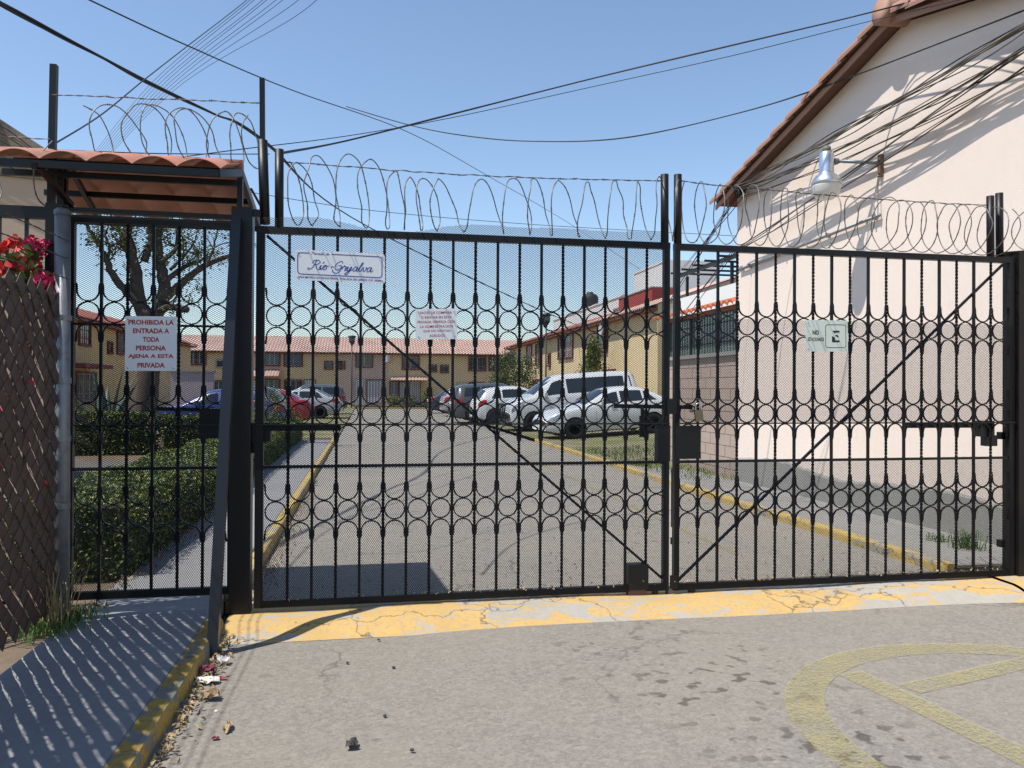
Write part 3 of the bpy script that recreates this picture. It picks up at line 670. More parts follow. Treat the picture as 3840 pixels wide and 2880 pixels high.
# brush script: pen strokes per letter on a unit x-height grid
SCR = {'R': (1.5, [[(.15,1.2),(.35,1.75),(.95,1.9),(1.35,1.55),(1.05,1.1),(.6,.98)], [(.75,1.85),(.55,1.0),(.3,.25),(-.15,-.02),(-.35,.15),(-.1,.3)], [(.6,.98),(.9,.75),(1.15,.15),(1.5,.05),(1.8,.35)]]),
 'i': (.5, [[(-.1,.35),(.2,.9),(.12,.3),(.25,.02),(.6,.4)], [(.32,1.25),(.36,1.32)]]), 'I': (.5, [[(-.1,.35),(.2,.9),(.12,.3),(.25,.02),(.6,.4)], [(.3,1.25),(.55,1.6)]]),
 'o': (.85, [[(.1,.3),(.45,.95),(.1,.75),(.05,.25),(.35,.02),(.65,.4),(.5,.9),(.62,.75),(.95,.85)]]),
 'G': (1.7, [[(1.5,1.45),(1.35,1.85),(.9,1.75),(.45,1.1),(.5,.35),(.95,.1),(1.4,.5),(1.5,.95)], [(.9,1.0),(1.5,.95),(1.45,.1),(1.0,-.55),(.3,-.3),(.2,.1)], [(-.2,.45),(-.05,.75),(.25,.6)]]),
 'r': (.7, [[(-.1,.35),(.2,1.05),(.25,.85),(.55,.85),(.42,.25),(.55,.02),(.85,.4)]]),
 'j': (.5, [[(-.1,.35),(.25,.9),(.05,-.1),(-.3,-.75),(-.6,-.6),(-.2,-.15),(.6,.4)], [(.35,1.25),(.4,1.32)]]),
 'a': (.95, [[(.7,.8),(.4,.95),(.08,.5),(.15,.05),(.45,.15),(.75,.9),(.65,.25),(.78,.02),(1.1,.4)]]),
 'l': (.55, [[(-.1,.35),(.4,1.3),(.45,1.85),(.25,1.6),(.12,.4),(.3,.02),(.65,.4)]]),
 'v': (.8, [[(-.1,.35),(.15,.92),(.25,.3),(.4,.02),(.65,.5),(.6,.92),(.72,.75),(.95,.8)]]),
 'P': (1.2, [[(.1,1.2),(.3,1.75),(.9,1.9),(1.2,1.5),(.9,1.05),(.5,1.0)], [(.7,1.85),(.5,1.0),(.2,.1),(-.2,.1)]]),
 'd': (.95, [[(.7,.8),(.4,.95),(.08,.5),(.15,.05),(.45,.15),(.85,1.85),(.65,.25),(.78,.02),(1.1,.4)]]),
 'e': (.7, [[(.05,.4),(.5,.65),(.4,.95),(.12,.6),(.15,.1),(.45,.05),(.8,.4)]]), ' ': (.7, [])}
def script(s, x0, x1, y0, xh, lw, parent, slant=.28):
    tot = sum(SCR[c][0] for c in s); k = (x1-x0)/tot; x = x0
    for c in s:
        for st_ in SCR[c][1]:
            P = cr([(p[0], p[1], 0) for p in st_], 5); pts = [(x+(p.x)*k+p.y*xh*slant, y0+p.y*xh) for p in P]; frame_line(pts, lw, parent, K['blue'], 'script_stroke')
        x += SCR[c][0]*k
script('RIo Grijalva', .16*w, .85*w, .37*h, .165*h, .0055, r3)
script('Privada de', .175*w, .375*w, .86*h, .05*h, .0022, r3)
r4, fr, w, h = sign('sign', 'pale green no-parking sign with a struck-through E on the gate leaf', (3021,1200), (3179,1202), (3022,1318), K['cream'], .014)
O, U, W, N = fr
put_text('NO', .16*w, .31*w, .53*h, .68*h, r4, fr, K['blackprint'], .04); put_text('ESTACIONARSE', .05*w, .43*w, .33*h, .45*h, r4, fr, K['blackprint'], .02)
pp = rrect(.47*w, .95*w, .13*h, .86*h, .018, 0); frame_line(pp+[pp[0]], .0045, r4, K['blackprint'])
EE = [[(.62,.30),(.80,.30),(.80,.36),(.69,.36),(.69,.45),(.62,.5)], [(.70,.49),(.775,.455),(.775,.51),(.70,.545)], [(.63,.67),(.80,.67),(.80,.61),(.70,.61),(.70,.575),(.665,.60)]]
b = MB()
for pl_ in EE: b.add([O+U*(a*w)+W*(c*h)+N*.0006 for a, c in pl_], [tuple(range(len(pl_)))])
b.build('letter_mark', K['blackprint'], r4)

# ================================================================ RAZOR WIRE
def barbs_on(b, P, step, size, rnd):
    acc = 0; nxt = step*rnd.random()
    for p, q in zip(P, P[1:]):
        L = (q-p).length
        while acc+L > nxt:
            c = p+(q-p)*((nxt-acc)/L); d = (q-p).normalized(); a = d.orthogonal().normalized(); a = Matrix.Rotation(rnd.random()*6.28, 3, d) @ a; e = d.cross(a)
            for s_ in (1, -1):
                t = c+d*size*.9*s_+a*size*.55*s_; t2 = c-d*size*.5*s_+a*size*.55*s_
                b.add([c-d*size*.35+e*.0018, c+d*size*.35+e*.0018, t, c-d*size*.35-e*.0018, c+d*size*.35-e*.0018, t2], [(0,1,2),(3,4,5)])
            nxt += step*(.85+.3*rnd.random())
        acc += L
def coil(name, label, loops, z_low, seed, yr=.2, parent=None, r=.0042, yc=GY, sk=1.):
    """loops: list of (apex x, apex z, foot x after the apex)"""
    rnd = random.Random(seed); pts = []; m = 12
    ax = [l[0] for l in loops]; ax.append(2*ax[-1]-ax[-2]); az = [l[1] for l in loops]+[loops[-1][1]]
    skew = [rnd.uniform(.02, .065)*sk for _ in ax]; yrs = [yr*rnd.uniform(.8, 1.15) for _ in ax]
    for i in range(len(loops)):
        for k in range(m):
            t = k/m; th = 2*math.pi*t; e = t*t*(3-2*t)
            za = az[i]+(az[i+1]-az[i])*t; hz = (za-z_low)/2; x = ax[i]+(ax[i+1]-ax[i])*t; q = skew[i]+(skew[i+1]-skew[i])*t
            pts.append((x+q*math.sin(th)*1.4-.3*q*math.cos(th)+rnd.gauss(0, .006), yc+yrs[i]*math.sin(th), z_low+hz+hz*math.cos(th)*(1 if math.cos(th) > 0 else 1.0)))
    P = cr(pts, 3); root = thing(name, label, 'razor wire', (pts[0][0], yc, z_low), 'razor wire coils along the top of the gates')
    MB().tube(P, r, 5).build('coil', K['wire'], root, True)
    b = MB(); barbs_on(b, P, .075, .017, rnd); b.build('blades', K['wire'], root)['kind'] = 'stuff'
    return root
def strand(label, P0, P1, sag, seed, n=24):
    rnd = random.Random(seed); P0 = Vector(P0); P1 = Vector(P1)
    root = thing('barbed_wire', label, 'barbed wire', P0, 'barbed wire strands')
    pts = [P0.lerp(P1, i/n)-Vector((0, 0, sag*4*(i/n)*(1-i/n)))+Vector((0, rnd.uniform(-.004,.004), rnd.uniform(-.004,.004))) for i in range(n+1)]
    b = MB(); L = (P1-P0).length; m = int(L/.018)
    P = cr(pts, max(2, m//n))
    for s_ in (0, math.pi):
        b.tube([p+Vector((0, math.cos(i*.9+s_), math.sin(i*.9+s_)))*.0026 for i, p in enumerate(P)], .0022, 4)
    b.build('twisted_strand', K['barb'], root); b = MB(); barbs_on(b, P, .11, .018, rnd); b.build('barbs', K['barb'], root)['kind'] = 'stuff'
    return root
def gx(px, py=670): return PY(px, py, GY).x
def gzz(px, py): return PY(px, py, GY).z
ap_ = [(1090,605,1045), (1130,612,1135), (1200,585,1295), (1325,580,1350), (1405,600,1410), (1490,645,1545), (1545,667,1700), (1607,672,1690), (1655,672,1752), (1820,675,1900), (1945,672,2015), (2015,673,2100), (2110,680,2180), (2215,685,2262), (2315,680,2360), (2400,678,2460), (2480,664,2520)]
coil('razor_wire_coil', 'irregular stretched razor wire coil above the mesh-covered gate leaf', [(gx(a), gzz(a, c), gx(d, 870)) for a, c, d in ap_], ZT+.02, 3, .16)
n_ = 20
coil('razor_wire_coil', 'evenly looped razor wire coil above the gate leaf before the pink house', [(2.36+i*.142+random.uniform(-.025,.025), 3.19-.004*i+random.uniform(-.015,.015), 2.43+i*.142+random.uniform(-.03,.03)) for i in range(n_)], ZT+.015, 4, .24)
coil('razor_wire_coil', 'loose razor wire loops above the tiled canopy', [(gx(285,360), gzz(285,360), gx(350,590)), (gx(406,362), gzz(406,362), gx(425,590)), (gx(545,360), gzz(545,360), gx(535,590)), (gx(575,362), gzz(575,362), gx(600,600)), (gx(690,375), gzz(690,375), gx(730,600)), (gx(702,378), gzz(702,378), gx(780,610)), (gx(845,388), gzz(845,388), gx(850,620)), (gx(903,395), gzz(903,395), gx(940,640))], 3.16, 5, .16, yc=5.80)
coil('razor_wire_coil', 'razor wire loops on the black bar fence at the left edge', [(-2.95, 3.2, -2.8), (-2.62, 3.24, -2.5), (-2.28, 3.22, -2.13)], 2.79, 6, .2)
coil('razor_wire_coil', 'razor wire loops beyond the right gate post', [(5.42+.14*i, 3.12, 5.5+.14*i) for i in range(5)], 2.78, 8, .24)
strand('barbed wire above the razor wire between two tall posts over the canopy', (-2.06, GY, gzz(190,355)), (-.72, GY, gzz(970,385)), .0, 11)
strand('barbed wire strung above the mesh-covered gate leaf', (-.6, GY, 3.17), (2.22, GY, 3.185), .03, 12, 40)
strand('barbed wire strung above the gate leaf before the pink house', (2.32, GY, 3.19), (5.06, GY, 3.13), .02, 13, 40)
strand('barbed wire from the left tall post out of the picture', (-4.2, GY, 3.22), (-2.07, GY, 3.235), .02, 14)

# ================================================================ CHAIN-LINK FENCE WITH SLATS (left, towards the street)
FX = -1.93; FY0, FY1, FZ0, FZ1 = .6, 5.40, .19, 2.185
cf = thing('chain_link_fence', 'chain-link fence filled with dark brown diagonal privacy slats', 'fence', (FX, FY1, .1))
pst = MB().tube([(FX+.02, 5.45, .08), (FX+.005, 5.45, 2.70)], .046, 16).build('end_post', K['galv'], cf, True)
MB().lathe((FX+.005, 5.45, 2.695), [(.05, 0), (.05, .03), (.035, .045), (0, .05)], 16).build('post_cap', K['galv'], pst, True)
for z in (.82, 1.25, 1.62, 2.02):
    MB().lathe((FX+.012, 5.45, z), [(.046, 0), (.052, 0), (.052, .035), (.046, .035)], 16).box((FX-.02, 5.33, z), (FX-.012, 5.45, z+.035)).build('tension_band', K['galv'], pst)
MB().tube([(FX-.03, FY0, 2.175), (FX-.03, 5.43, 2.17)], .021, 10).build('top_rail', K['galv'], cf, True)
for yy in (3.3, .7): MB().tube([(FX-.035, yy, .08), (FX-.035, yy, 2.3)], .03, 12).build('line_post', K['galv'], cf, True)
PIT = .142; rnd = random.Random(5)
for i in range(int((FY1-FY0+2.2)/PIT)):
    s_ = FY0-2.0+i*PIT                                   # z = FZ1 - (y - s)
    ya = max(FY0, s_); yb = min(FY1, s_+FZ1-FZ0)
    if yb-ya < .06: continue
    za, zb_ = FZ1-(ya-s_), FZ1-(yb-s_)
    if ya == s_: ya -= .03; za += .03
    n = 48; b = MB(); wd_ = .094*rnd.uniform(.985, 1.015); ph = rnd.uniform(0, 6)
    for k in range(n+1):
        t = k/n; y = ya+(yb-ya)*t; z = za+(zb_-za)*t; ln = (yb-ya)*1.414; ox = .004*math.sin(t*ln*9+ph); j = wd_/2*.7071*(1-.085*max(0, math.sin(t*ln*2*math.pi/.1+ph))**1.5*rnd.uniform(.5, 1))
        tw = -.002
        b.v += [(FX+ox-tw, y-j, z-j), (FX+ox+tw, y+j, z+j), (FX+ox-tw-.002, y-j, z-j), (FX+ox+tw-.002, y+j, z+j)]
    for k in range(n):
        a = 4*k; b.f += [(a, a+1, a+5, a+4), (a+3, a+2, a+6, a+7), (a+2, a, a+4, a+6), (a+1, a+3, a+7, a+5)]
    b.f += [(0, 2, 3, 1), (4*n, 4*n+1, 4*n+3, 4*n+2)]; b.m = [0]*len(b.f); b.build('slat', K['slat'], cf)
b = MB()
for i in range(int((FY1-FY0+2.2)/PIT)):
    for dr in (1, -1):
        s_ = FY0-2.0+(i+.5)*PIT
        if dr == 1: p = [(s_+FZ1-z, z) for z in np.linspace(FZ1, FZ0, 40)]
        else: p = [(s_+(z-FZ0), z) for z in np.linspace(FZ1, FZ0, 40)]
        p = [(y, z) for y, z in p if FY0 <= y <= FY1]
        if len(p) < 4: continue
        b.tube([(FX+(.011 if dr < 0 else .004)+.006*math.sin(k*2.0), y, z) for k, (y, z) in enumerate(p)], .0022, 4, cap=False)
w_ = b.build('wire_mesh', mat('dark_fence_wire', (.05,.045,.042,1), .2, 9, .5, .5), cf); w_['kind'] = 'stuff'
for k, (z0_, z1_) in enumerate(((2.29, 2.33), (2.415, 2.46), (2.53, 2.58))):
    strand('%s of three barbed strands above the slatted fence' % ('lowest', 'middle', 'top')[k], (FX+.03, .7, z0_-.02), (FX+.05, 5.42, z0_), .02, 20+k, 40)

# ================================================================ PLANTS (helpers)
def leaves(name, C, size, m, parent=None, seed=1, up=.3, mats2=None, aspect=.5, cup=.15):
    """C: Nx3 centres; one folded leaf (two quads) each"""
    g = np.random.default_rng(seed); n = len(C); C = np.asarray(C)
    d = g.normal(size=(n, 3)); d /= np.linalg.norm(d, axis=1)[:, None]
    nr = g.normal(size=(n, 3)); nr[:, 2] = abs(nr[:, 2])+up; nr -= d*(nr*d).sum(1)[:, None]; nr /= np.linalg.norm(nr, axis=1)[:, None]
    sd = np.cross(d, nr); L = size*g.uniform(.65, 1.35, n)[:, None]; wv = L*aspect
    V = np.stack([C-d*L/2, C+sd*wv/2+nr*L*cup, C+d*L/2, C-sd*wv/2+nr*L*cup], 1).reshape(-1, 3)
    k = np.arange(n)*4; Fc = np.stack([k, k+1, k+2, k, k+2, k+3], 1).reshape(-1, 3)
    ms = [m]+(mats2 or []); mi = np.repeat(g.integers(0, len(ms), n), 2) if mats2 else None
    return raw(name, V, Fc, ms, parent, 3, mi=mi)
def blob(b, c, r, seed, n=9, flat=1., jit=.18):
    """lumpy closed inner mass"""
    g = random.Random(seed); pr = []
    for i in range(n+1):
        a = math.pi*i/n
        for k in range(2*n):
            t = math.pi*k/n; q = 1+jit*(g.random()-.5)*2
            pr.append((c[0]+r[0]*math.sin(a)*math.cos(t)*q, c[1]+r[1]*math.sin(a)*math.sin(t)*q, c[2]+r[2]*math.cos(a)*q))
    base = len(b.v); b.v += pr
    for i in range(n):
        for k in range(2*n):
            k2 = (k+1) % (2*n); b.f.append((base+i*2*n+k, base+i*2*n+k2, base+(i+1)*2*n+k2, base+(i+1)*2*n+k)); b.m.append(0)
    return b
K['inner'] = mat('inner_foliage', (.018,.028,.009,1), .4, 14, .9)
def hedge(label, x0, x1, y0, y1, z0, z1, nleaf, size, seed, lit=None):
    root = thing('hedge', label, 'hedge', ((x0+x1)/2, (y0+y1)/2, z0)); g = np.random.default_rng(seed)
    e = .05
    xs = np.linspace(x0+e, x1-e, 8); ys_ = np.linspace(y0+e, y1-e, max(3, int((y1-y0)/.25))); b = MB()
    nx, ny = len(xs), len(ys_)
    for y in ys_:
        for x in xs: b.v.append((x, y, z1-e+.04*math.sin(y*2.7+x)+.05*(g.random()-.5)))
    for j in range(ny-1):
        for i in range(nx-1): b.f.append((j*nx+i, j*nx+i+1, (j+1)*nx+i+1, (j+1)*nx+i))
    for seq in ([(i, 0) for i in range(nx)], [(nx-1, j) for j in range(ny)], [(i, ny-1) for i in reversed(range(nx))], [(0, j) for j in reversed(range(ny))]):
        st_ = len(b.v)
        for i, j in seq: x, y, z = b.v[j*nx+i]; b.v.append((x, y, z0))
        for q in range(len(seq)-1):
            (i0, j0), (i1, j1) = seq[q], seq[q+1]; b.f.append((j0*nx+i0, st_+q, st_+q+1, j1*nx+i1))
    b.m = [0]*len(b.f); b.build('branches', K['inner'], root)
    A = [(x1-x0)*(y1-y0), (y1-y0)*(z1-z0), (y1-y0)*(z1-z0), (x1-x0)*(z1-z0)*1.2]
    pk = g.choice(4, nleaf, p=np.array(A)/sum(A)); u, v = g.random(nleaf), g.random(nleaf); d = abs(g.normal(0, .035, nleaf))-.02
    X = np.where(pk == 0, x0+(x1-x0)*u, np.where(pk == 1, x1+d*-1+.02, np.where(pk == 2, x0+d, x0+(x1-x0)*u)))
    Y = np.where(pk == 3, y0+d, y0+(y1-y0)*v); Z = np.where(pk == 0, z1-d+.04*np.sin(Y*2.7+X)+.03*np.sin(Y*9)*np.sin(X*8), z0+(z1-z0)*(v if False else g.random(nleaf)))
    leaves('foliage', np.stack([X, Y, Z], 1), size, K['leafdark'], root, seed, .35, [K['leaflite'], K['leafdark'], K['leafyel'], K['leaflite']])
    return root
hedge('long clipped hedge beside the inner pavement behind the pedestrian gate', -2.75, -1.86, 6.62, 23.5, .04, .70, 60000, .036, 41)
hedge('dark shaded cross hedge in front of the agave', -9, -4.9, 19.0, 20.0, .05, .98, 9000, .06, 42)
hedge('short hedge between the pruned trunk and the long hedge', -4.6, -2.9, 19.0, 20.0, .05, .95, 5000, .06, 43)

# pruned tree
TY = 21.0
tr_ = thing('pruned_tree', 'heavily pruned tree with bare limbs and sparse leaf tufts behind the pedestrian gate', 'tree', G(545, 1690))
def tp(px, py, dy=0): return PY(px, py, TY+dy)
def limb(nm, pts, r0, r1, parent=tr_):
    P = cr(pts, 6); n = len(P)
    return MB().tube([p+Vector((random.uniform(-.02,.02),)*3) for p in P], [r0+(r1-r0)*i/(n-1) for i in range(n)], 9).build(nm, K['bark'], parent, True)
limb('trunk', [tp(540,1705), tp(548,1560), tp(560,1400), tp(560,1270), tp(556,1165)], .27, .25)
L = [([(552,1215), (528,1150), (505,1000), (478,890), (486,838)], .20, .09, 0), ([(505,1000), (470,925), (446,908)], .10, .075, -.3), ([(565,1215), (595,1160), (615,1080), (600,985), (590,885), (632,825)], .20, .08, .3),
 ([(545,1190), (520,1140), (440,1058), (402,985), (372,915), (322,845)], .13, .04, -.5), ([(575,1200), (605,1135), (682,1062), (762,1000), (868,955)], .15, .05, .4), ([(612,1060), (690,1002), (752,978)], .08, .04, .8),
 ([(640,1010), (690,960), (730,908)], .045, .02, .2), ([(540,980), (566,905), (560,845), (585,800)], .10, .05, .2), ([(405,990), (410,930), (395,880)], .05, .03, -.4), ([(770,1000), (800,930), (815,860)], .04, .02, .4), ([(740,1015), (742,960), (735,940)], .035, .03, .4),
 ([(500,990), (450,870), (420,835)], .05, .03, .5), ([(600,985), (660,930), (665,850)], .07, .04, .6), ([(590,1170), (640,1150), (700,1165)], .09, .08, -.4)]
tips = []
for pts, a, c, dy in L:
    q = [tp(*p, dy*(i/(len(pts)-1))) for i, p in enumerate(pts)]; limb('limb', q, a, c); tips += q[len(q)//2:]
for q in list(tips):
    for _ in range(2):
        d_ = Vector((random.gauss(0, 1), random.gauss(0, .6), random.uniform(.2, 1.2))).normalized()*random.uniform(.35, .8); limb('twig', [q, q+d_*.5+Vector((0, 0, .05)), q+d_], .022, .008); tips.append(q+d_*random.uniform(.6, 1))
Cs = []
for q in tips:
    for _ in range(2):
        o = np.array(q)+rng.normal(0, .16, 3); Cs.append(o+rng.normal(0, .10, (20, 3)))
leaves('leaf_tufts', np.concatenate(Cs), .085, K['leafdark'], tr_, 44, .3, [K['leaflite'], K['leaflite']], .45)
# agave
ag0 = PY(395, 1560, 20.6); ag0.z = .05
ag = thing('agave', 'big blue-green agave with pointed upright leaves behind the cross hedge', 'plant', ag0)
for i in range(17):
    a = i*2.399; tilt = R(8+62*(i/16)**1.1); Ln = 2.15*(1-.18*(i/16)); b = MB(); n = 12
    hd = Vector((math.cos(a), math.sin(a), 0)); sdv = Vector((-math.sin(a), math.cos(a), 0))
    for k in range(n+1):
        t = k/n; th_ = tilt*(.75+.5*t); w_ = .135*(math.sin(math.pi*min(1, .18+.82*t))**.7+.02) if t < 1 else .003; w_ *= (1-t**4)
        c = Vector(ag0)+hd*(.06+Ln*t*math.sin(th_))+Vector((0, 0, Ln*t*math.cos(th_))); nn_ = hd*math.cos(th_)-Vector((0, 0, math.sin(th_)))
        for s_, dp in ((-1, -.035), (0, .02), (1, -.035), (0, .05)): b.v.append(tuple(c+sdv*s_*w_+nn_*(dp+.01)*(1-t)*1.2))
    for k in range(n):
        for q in range(4): b.f.append((4*k+q, 4*k+(q+1) % 4, 4*k+4+(q+1) % 4, 4*k+4+q))
    b.m = [0]*len(b.f); b.build('leaf', K['agave'], ag, True)
# bougainvillea behind the slatted fence
bo = thing('bougainvillea', 'bougainvillea with magenta and red flowers above the slatted fence', 'shrub', (-2.3, 5.2, .1))
def fx(px, py, x=-2.12): return PX(px, py, x)
heads = [(fx(30,925), .075, 'flower2'), (fx(60,905), .05, 'flower2'), (fx(130,935), .13, 'flower'), (fx(100,930), .08, 'flower'), (fx(105,990), .09, 'flower2'), (fx(140,1000), .07, 'flower2'), (fx(55,990), .06, 'flower2'), (fx(205,1060,-2.0), .10, 'flower'), (fx(165,1062,-2.0), .10, 'flower'), (fx(225,1090,-2.0), .06, 'flower'), (fx(0,1010), .07, 'flower2'), (fx(250,1130,-1.9), .03, 'flower')]
for i, (c, r_, mk) in enumerate(heads):
    MB().tube(cr([(-2.35, 5.3-.1*i % .7, .1), (-2.3, c.y+.2, c.z-.9), (-2.16, c.y+.05, c.z-.35), tuple(c)], 6), [.012-.0004*k for k in range(19)], 5).build('stem', K['bark'], bo, True)
    r_ *= .62; n = int(150*(r_/.1)**2)+14; pts = np.array(c)+rng.normal(0, r_*.45, (n, 3)); leaves('flower_cluster', pts, .042, K[mk], bo, 60+i, .1, None, .85, .25)['kind'] = 'stuff'
pts = np.concatenate([np.array(fx(px, py, -2.15))+rng.normal(0, .05, (26, 3)) for px, py in ((95,1040),(60,1010),(120,1060),(30,980),(150,1020),(70,950),(110,1100),(20,1050),(60,1080),(170,1100))])
leaves('leaf_sprays', pts, .065, K['leafdark'], bo, 77, .2, [K['leaflite']], .6)
pts = np.stack([np.full(500, -2.06)+rng.normal(0, .03, 500), rng.uniform(3.4, 5.3, 500), rng.uniform(.9, 2.1, 500)], 1)
leaves('low_flowers', pts[:70], .045, K['flower2'], bo, 78, .1, [K['flower']], .8)['kind'] = 'stuff'; leaves('low_leaves', pts[260:], .06, K['leafdark'], bo, 79, .1)
pts = np.array([[-1.905, 4.95, 1.62], [-1.9, 5.15, 1.02], [-1.9, 5.16, 1.0]]); leaves('fallen_flowers', pts, .05, K['flower2'], bo, 80, .1)

# ================================================================ HOUSES
def corr(b, p0, p1, q0, q1, pitch, amp, mi=0, th=.03):
    """corrugated tile sheet: eave p0->p1, ridge q0->q1"""
    p0, p1, q0, q1 = map(Vector, (p0, p1, q0, q1)); L = (p1-p0).length; n = max(4, int(L/pitch)*6); base = len(b.v)
    nrm = (p1-p0).cross(q0-p0).normalized()
    if nrm.z < 0: nrm = -nrm
    for a, c in ((p0, p1), (q0, q1)):
        for i in range(n+1):
            t = i/n; w_ = amp*abs(math.sin(math.pi*t*L/pitch)); b.v.append(tuple(a.lerp(c, t)+nrm*w_))
    for i in range(n): b.f.append((base+i, base+i+1, base+n+2+i, base+n+1+i)); b.m.append(mi)
    k = len(b.v)
    for i in range(n+1): x = Vector(b.v[base+i]); b.v.append(tuple(x-nrm*th-Vector((0, 0, .02))))
    for i in range(n): b.f.append((base+i, k+i, k+i+1, base+i+1)); b.m.append(mi)
    return b
class Facade:
    """a facade in plane y=Y (axis 'y', seen from -y) or x=X (axis 'x', seen from side sgn)"""
    def __init__(s, root, axis, val, sgn): s.root, s.axis, s.val, s.sgn = root, axis, val, sgn
    def P(s, u, z, d=0):   # d = proud of the wall towards the viewer
        return Vector((u, s.val-d, z)) if s.axis == 'y' else Vector((s.val+s.sgn*d, u, z))
    def bx(s, b, u0, u1, z0, z1, d0, d1, mi=0):
        p = s.P(u0, z0, d0); q = s.P(u1, z1, d1); b.box((min(p.x,q.x), min(p.y,q.y), min(p.z,q.z)), (max(p.x,q.x), max(p.y,q.y), max(p.z,q.z)), mi); return b
    def rect(s, a, c):
        if s.axis == 'y': p, q = PY(*a, s.val), PY(*c, s.val); return sorted((p.x, q.x))+sorted((p.z, q.z))
        p, q = PX(*a, s.val), PX(*c, s.val); return sorted((p.y, q.y))+sorted((p.z, q.z))
    def window(s, a, c, gl='glass', bars=True, mull=2, frame='maroon', name='window', nb=7, barm='greydoor'):
        u0, u1, z0, z1 = s.rect(a, c) if hasattr(a, '__len__') else (a[0] if 0 else a, c, 0, 0)
        return s.win(u0, u1, z0, z1, gl, bars, mull, frame, name, nb, barm)
    def win(s, u0, u1, z0, z1, gl='glass', bars=True, mull=2, frame='maroon', name='window', nb=7, barm='greydoor'):
        fw = .10; w = s.bx(MB(), u0, u1, z0, z1, .012, .03).build(name, K[gl], s.root)
        b = MB(); s.bx(b, u0-fw, u1+fw, z1, z1+fw, .002, .10); s.bx(b, u0-fw, u1+fw, z0-fw, z0, .002, .12); s.bx(b, u0-fw, u0, z0, z1, .003, .09); s.bx(b, u1, u1+fw, z0, z1, .003, .09)
        b.build('frame', K[frame], w)
        b = MB()
        for i in range(1, mull): um = u0+(u1-u0)*i/mull; s.bx(b, um-.02, um+.02, z0, z1, .031, .05)
        s.bx(b, u0, u1, z0, z0+.03, .0315, .05); s.bx(b, u0, u1, z1-.03, z1, .0315, .05); b.build('sash', K['whitemetal' if barm != 'black' else 'darkplastic'], w)
        if bars:
            b = MB()
            for i in range(1, nb): um = u0+(u1-u0)*i/nb; s.bx(b, um-.009, um+.009, z0, z1, .06, .078)
            for zz in (z0+(z1-z0)*.3, z0+(z1-z0)*.7): s.bx(b, u0, u1, zz-.01, zz+.01, .079, .09)
            b.build('grille', K[barm], w)
        return w
    def door(s, u0, u1, z0, z1, m='whitemetal', frame='maroon', panes=0):
        d = s.bx(MB(), u0, u1, z0, z1, .01, .05).build('door', K[m], s.root); b = MB(); fw = .07
        s.bx(b, u0-fw, u0, z0, z1+fw, .002, .08); s.bx(b, u1, u1+fw, z0, z1+fw, .002, .08); s.bx(b, u0, u1, z1, z1+fw, .003, .078); b.build('frame', K[frame], d)
        b = MB(); n = 5
        for i in range(n): ua = u0+(u1-u0)*(i+.15)/n; s.bx(b, ua, u0+(u1-u0)*(i+.6)/n, z0+.1, z1-.1, .051, .062)
        b.build('panel', K['greydoor' if m == 'whitemetal' else 'whitemetal'], d)
        p = s.P(u1-.1, (z0+z1)/2, .09); MB().lathe(p, [(0, -.03), (.03, -.02), (.03, .02), (0, .03)], 8).build('handle', K['chrome'], d)
        return d
# ---- back row, plane y = 70
BY = 70.0
def bu(px): return PY(px, 1400, BY).x
def back_house(label, pa, pc, wallm, roofm='tilepink'):
    x0, x1 = bu(pa), bu(pc); root = thing('terraced_house', label, 'house', ((x0+x1)/2, BY, .1), 'terraced houses across the end of the road')
    MB().box((x0, BY, .0), (x1, BY+8, 4.78)).build('wall', K[wallm], root)
    b = corr(MB(), (x0-.02, BY-.55, 4.66), (x1+.02, BY-.55, 4.66), (x0-.02, BY+4, 6.22), (x1+.02, BY+4, 6.22), .26, .07)
    corr(b, (x1+.02, BY+8.5, 4.66), (x0-.02, BY+8.5, 4.66), (x1+.02, BY+4, 6.22), (x0-.02, BY+4, 6.22), .26, .07)
    rf = b.build('roof', K[roofm], root); MB().box((x0, BY-.5, 4.56), (x1, BY-.002, 4.64)).build('soffit', K['maroon'], rf)
    return root, Facade(root, 'y', BY, 1)
r_, fa = back_house('ochre terraced house with a red-framed barred window, behind the blue car', 180, 938, 'tanwall')
q1 = lambda x, y: (560+.583*x, 1230+.583*y); q2 = lambda x, y: (1250+.583*x, 1230+.583*y)
fa.window(q1(245,142), q1(360,233), 'glass', True, 3); fa.window(q1(437,209), q1(483,251), 'glass', False, 1, 'greydoor')
for px in (330, 480): fa.window((px-40, 1313), (px+40, 1366), 'glass', True, 2)
fa.door(bu(700), bu(760), .15, 2.2); fa.win(bu(780), bu(860), .9, 2.1)
r_, fa = back_house('narrow salmon terraced house with a small tiled porch roof', 938, 1072, 'salmonwall')
fa.window(q1(745,152), q1(836,238), 'glassblue', True, 3); fa.win(bu(988), bu(1048), .3, 2.25, 'glassblue', True, 3)
corr(MB(), (bu(940), BY-1.3, 2.55), (bu(1050), BY-1.3, 2.55), (bu(940), BY-.01, 3.15), (bu(1050), BY-.01, 3.15), .26, .06).build('porch_roof', K['tilepink'], r_)
fa.door(bu(945), bu(975), .15, 2.2)
r_, fa = back_house('ochre terraced house behind the silver saloon', 1072, 1262, 'tanwall')
fa.window(q1(872,156), q1(980,242), 'glassblue', True, 2, 'maroon', 'window', 6); fa.window(q1(1132,219), q1(1176,261), 'glassblue', True, 1, 'maroon', 'window', 4); fa.window(q1(1208,219), q1(1235,261), 'glass', True, 1, 'maroon', 'window', 4)
fa.win(bu(1070+.0), bu(1130), .9, 2.2, 'glass', True, 3); fa.door(bu(1142), bu(1182), .15, 2.25)
r_, fa = back_house('pale pink terraced house with a white and a grey door', 1262, 1455, 'pinkwall')
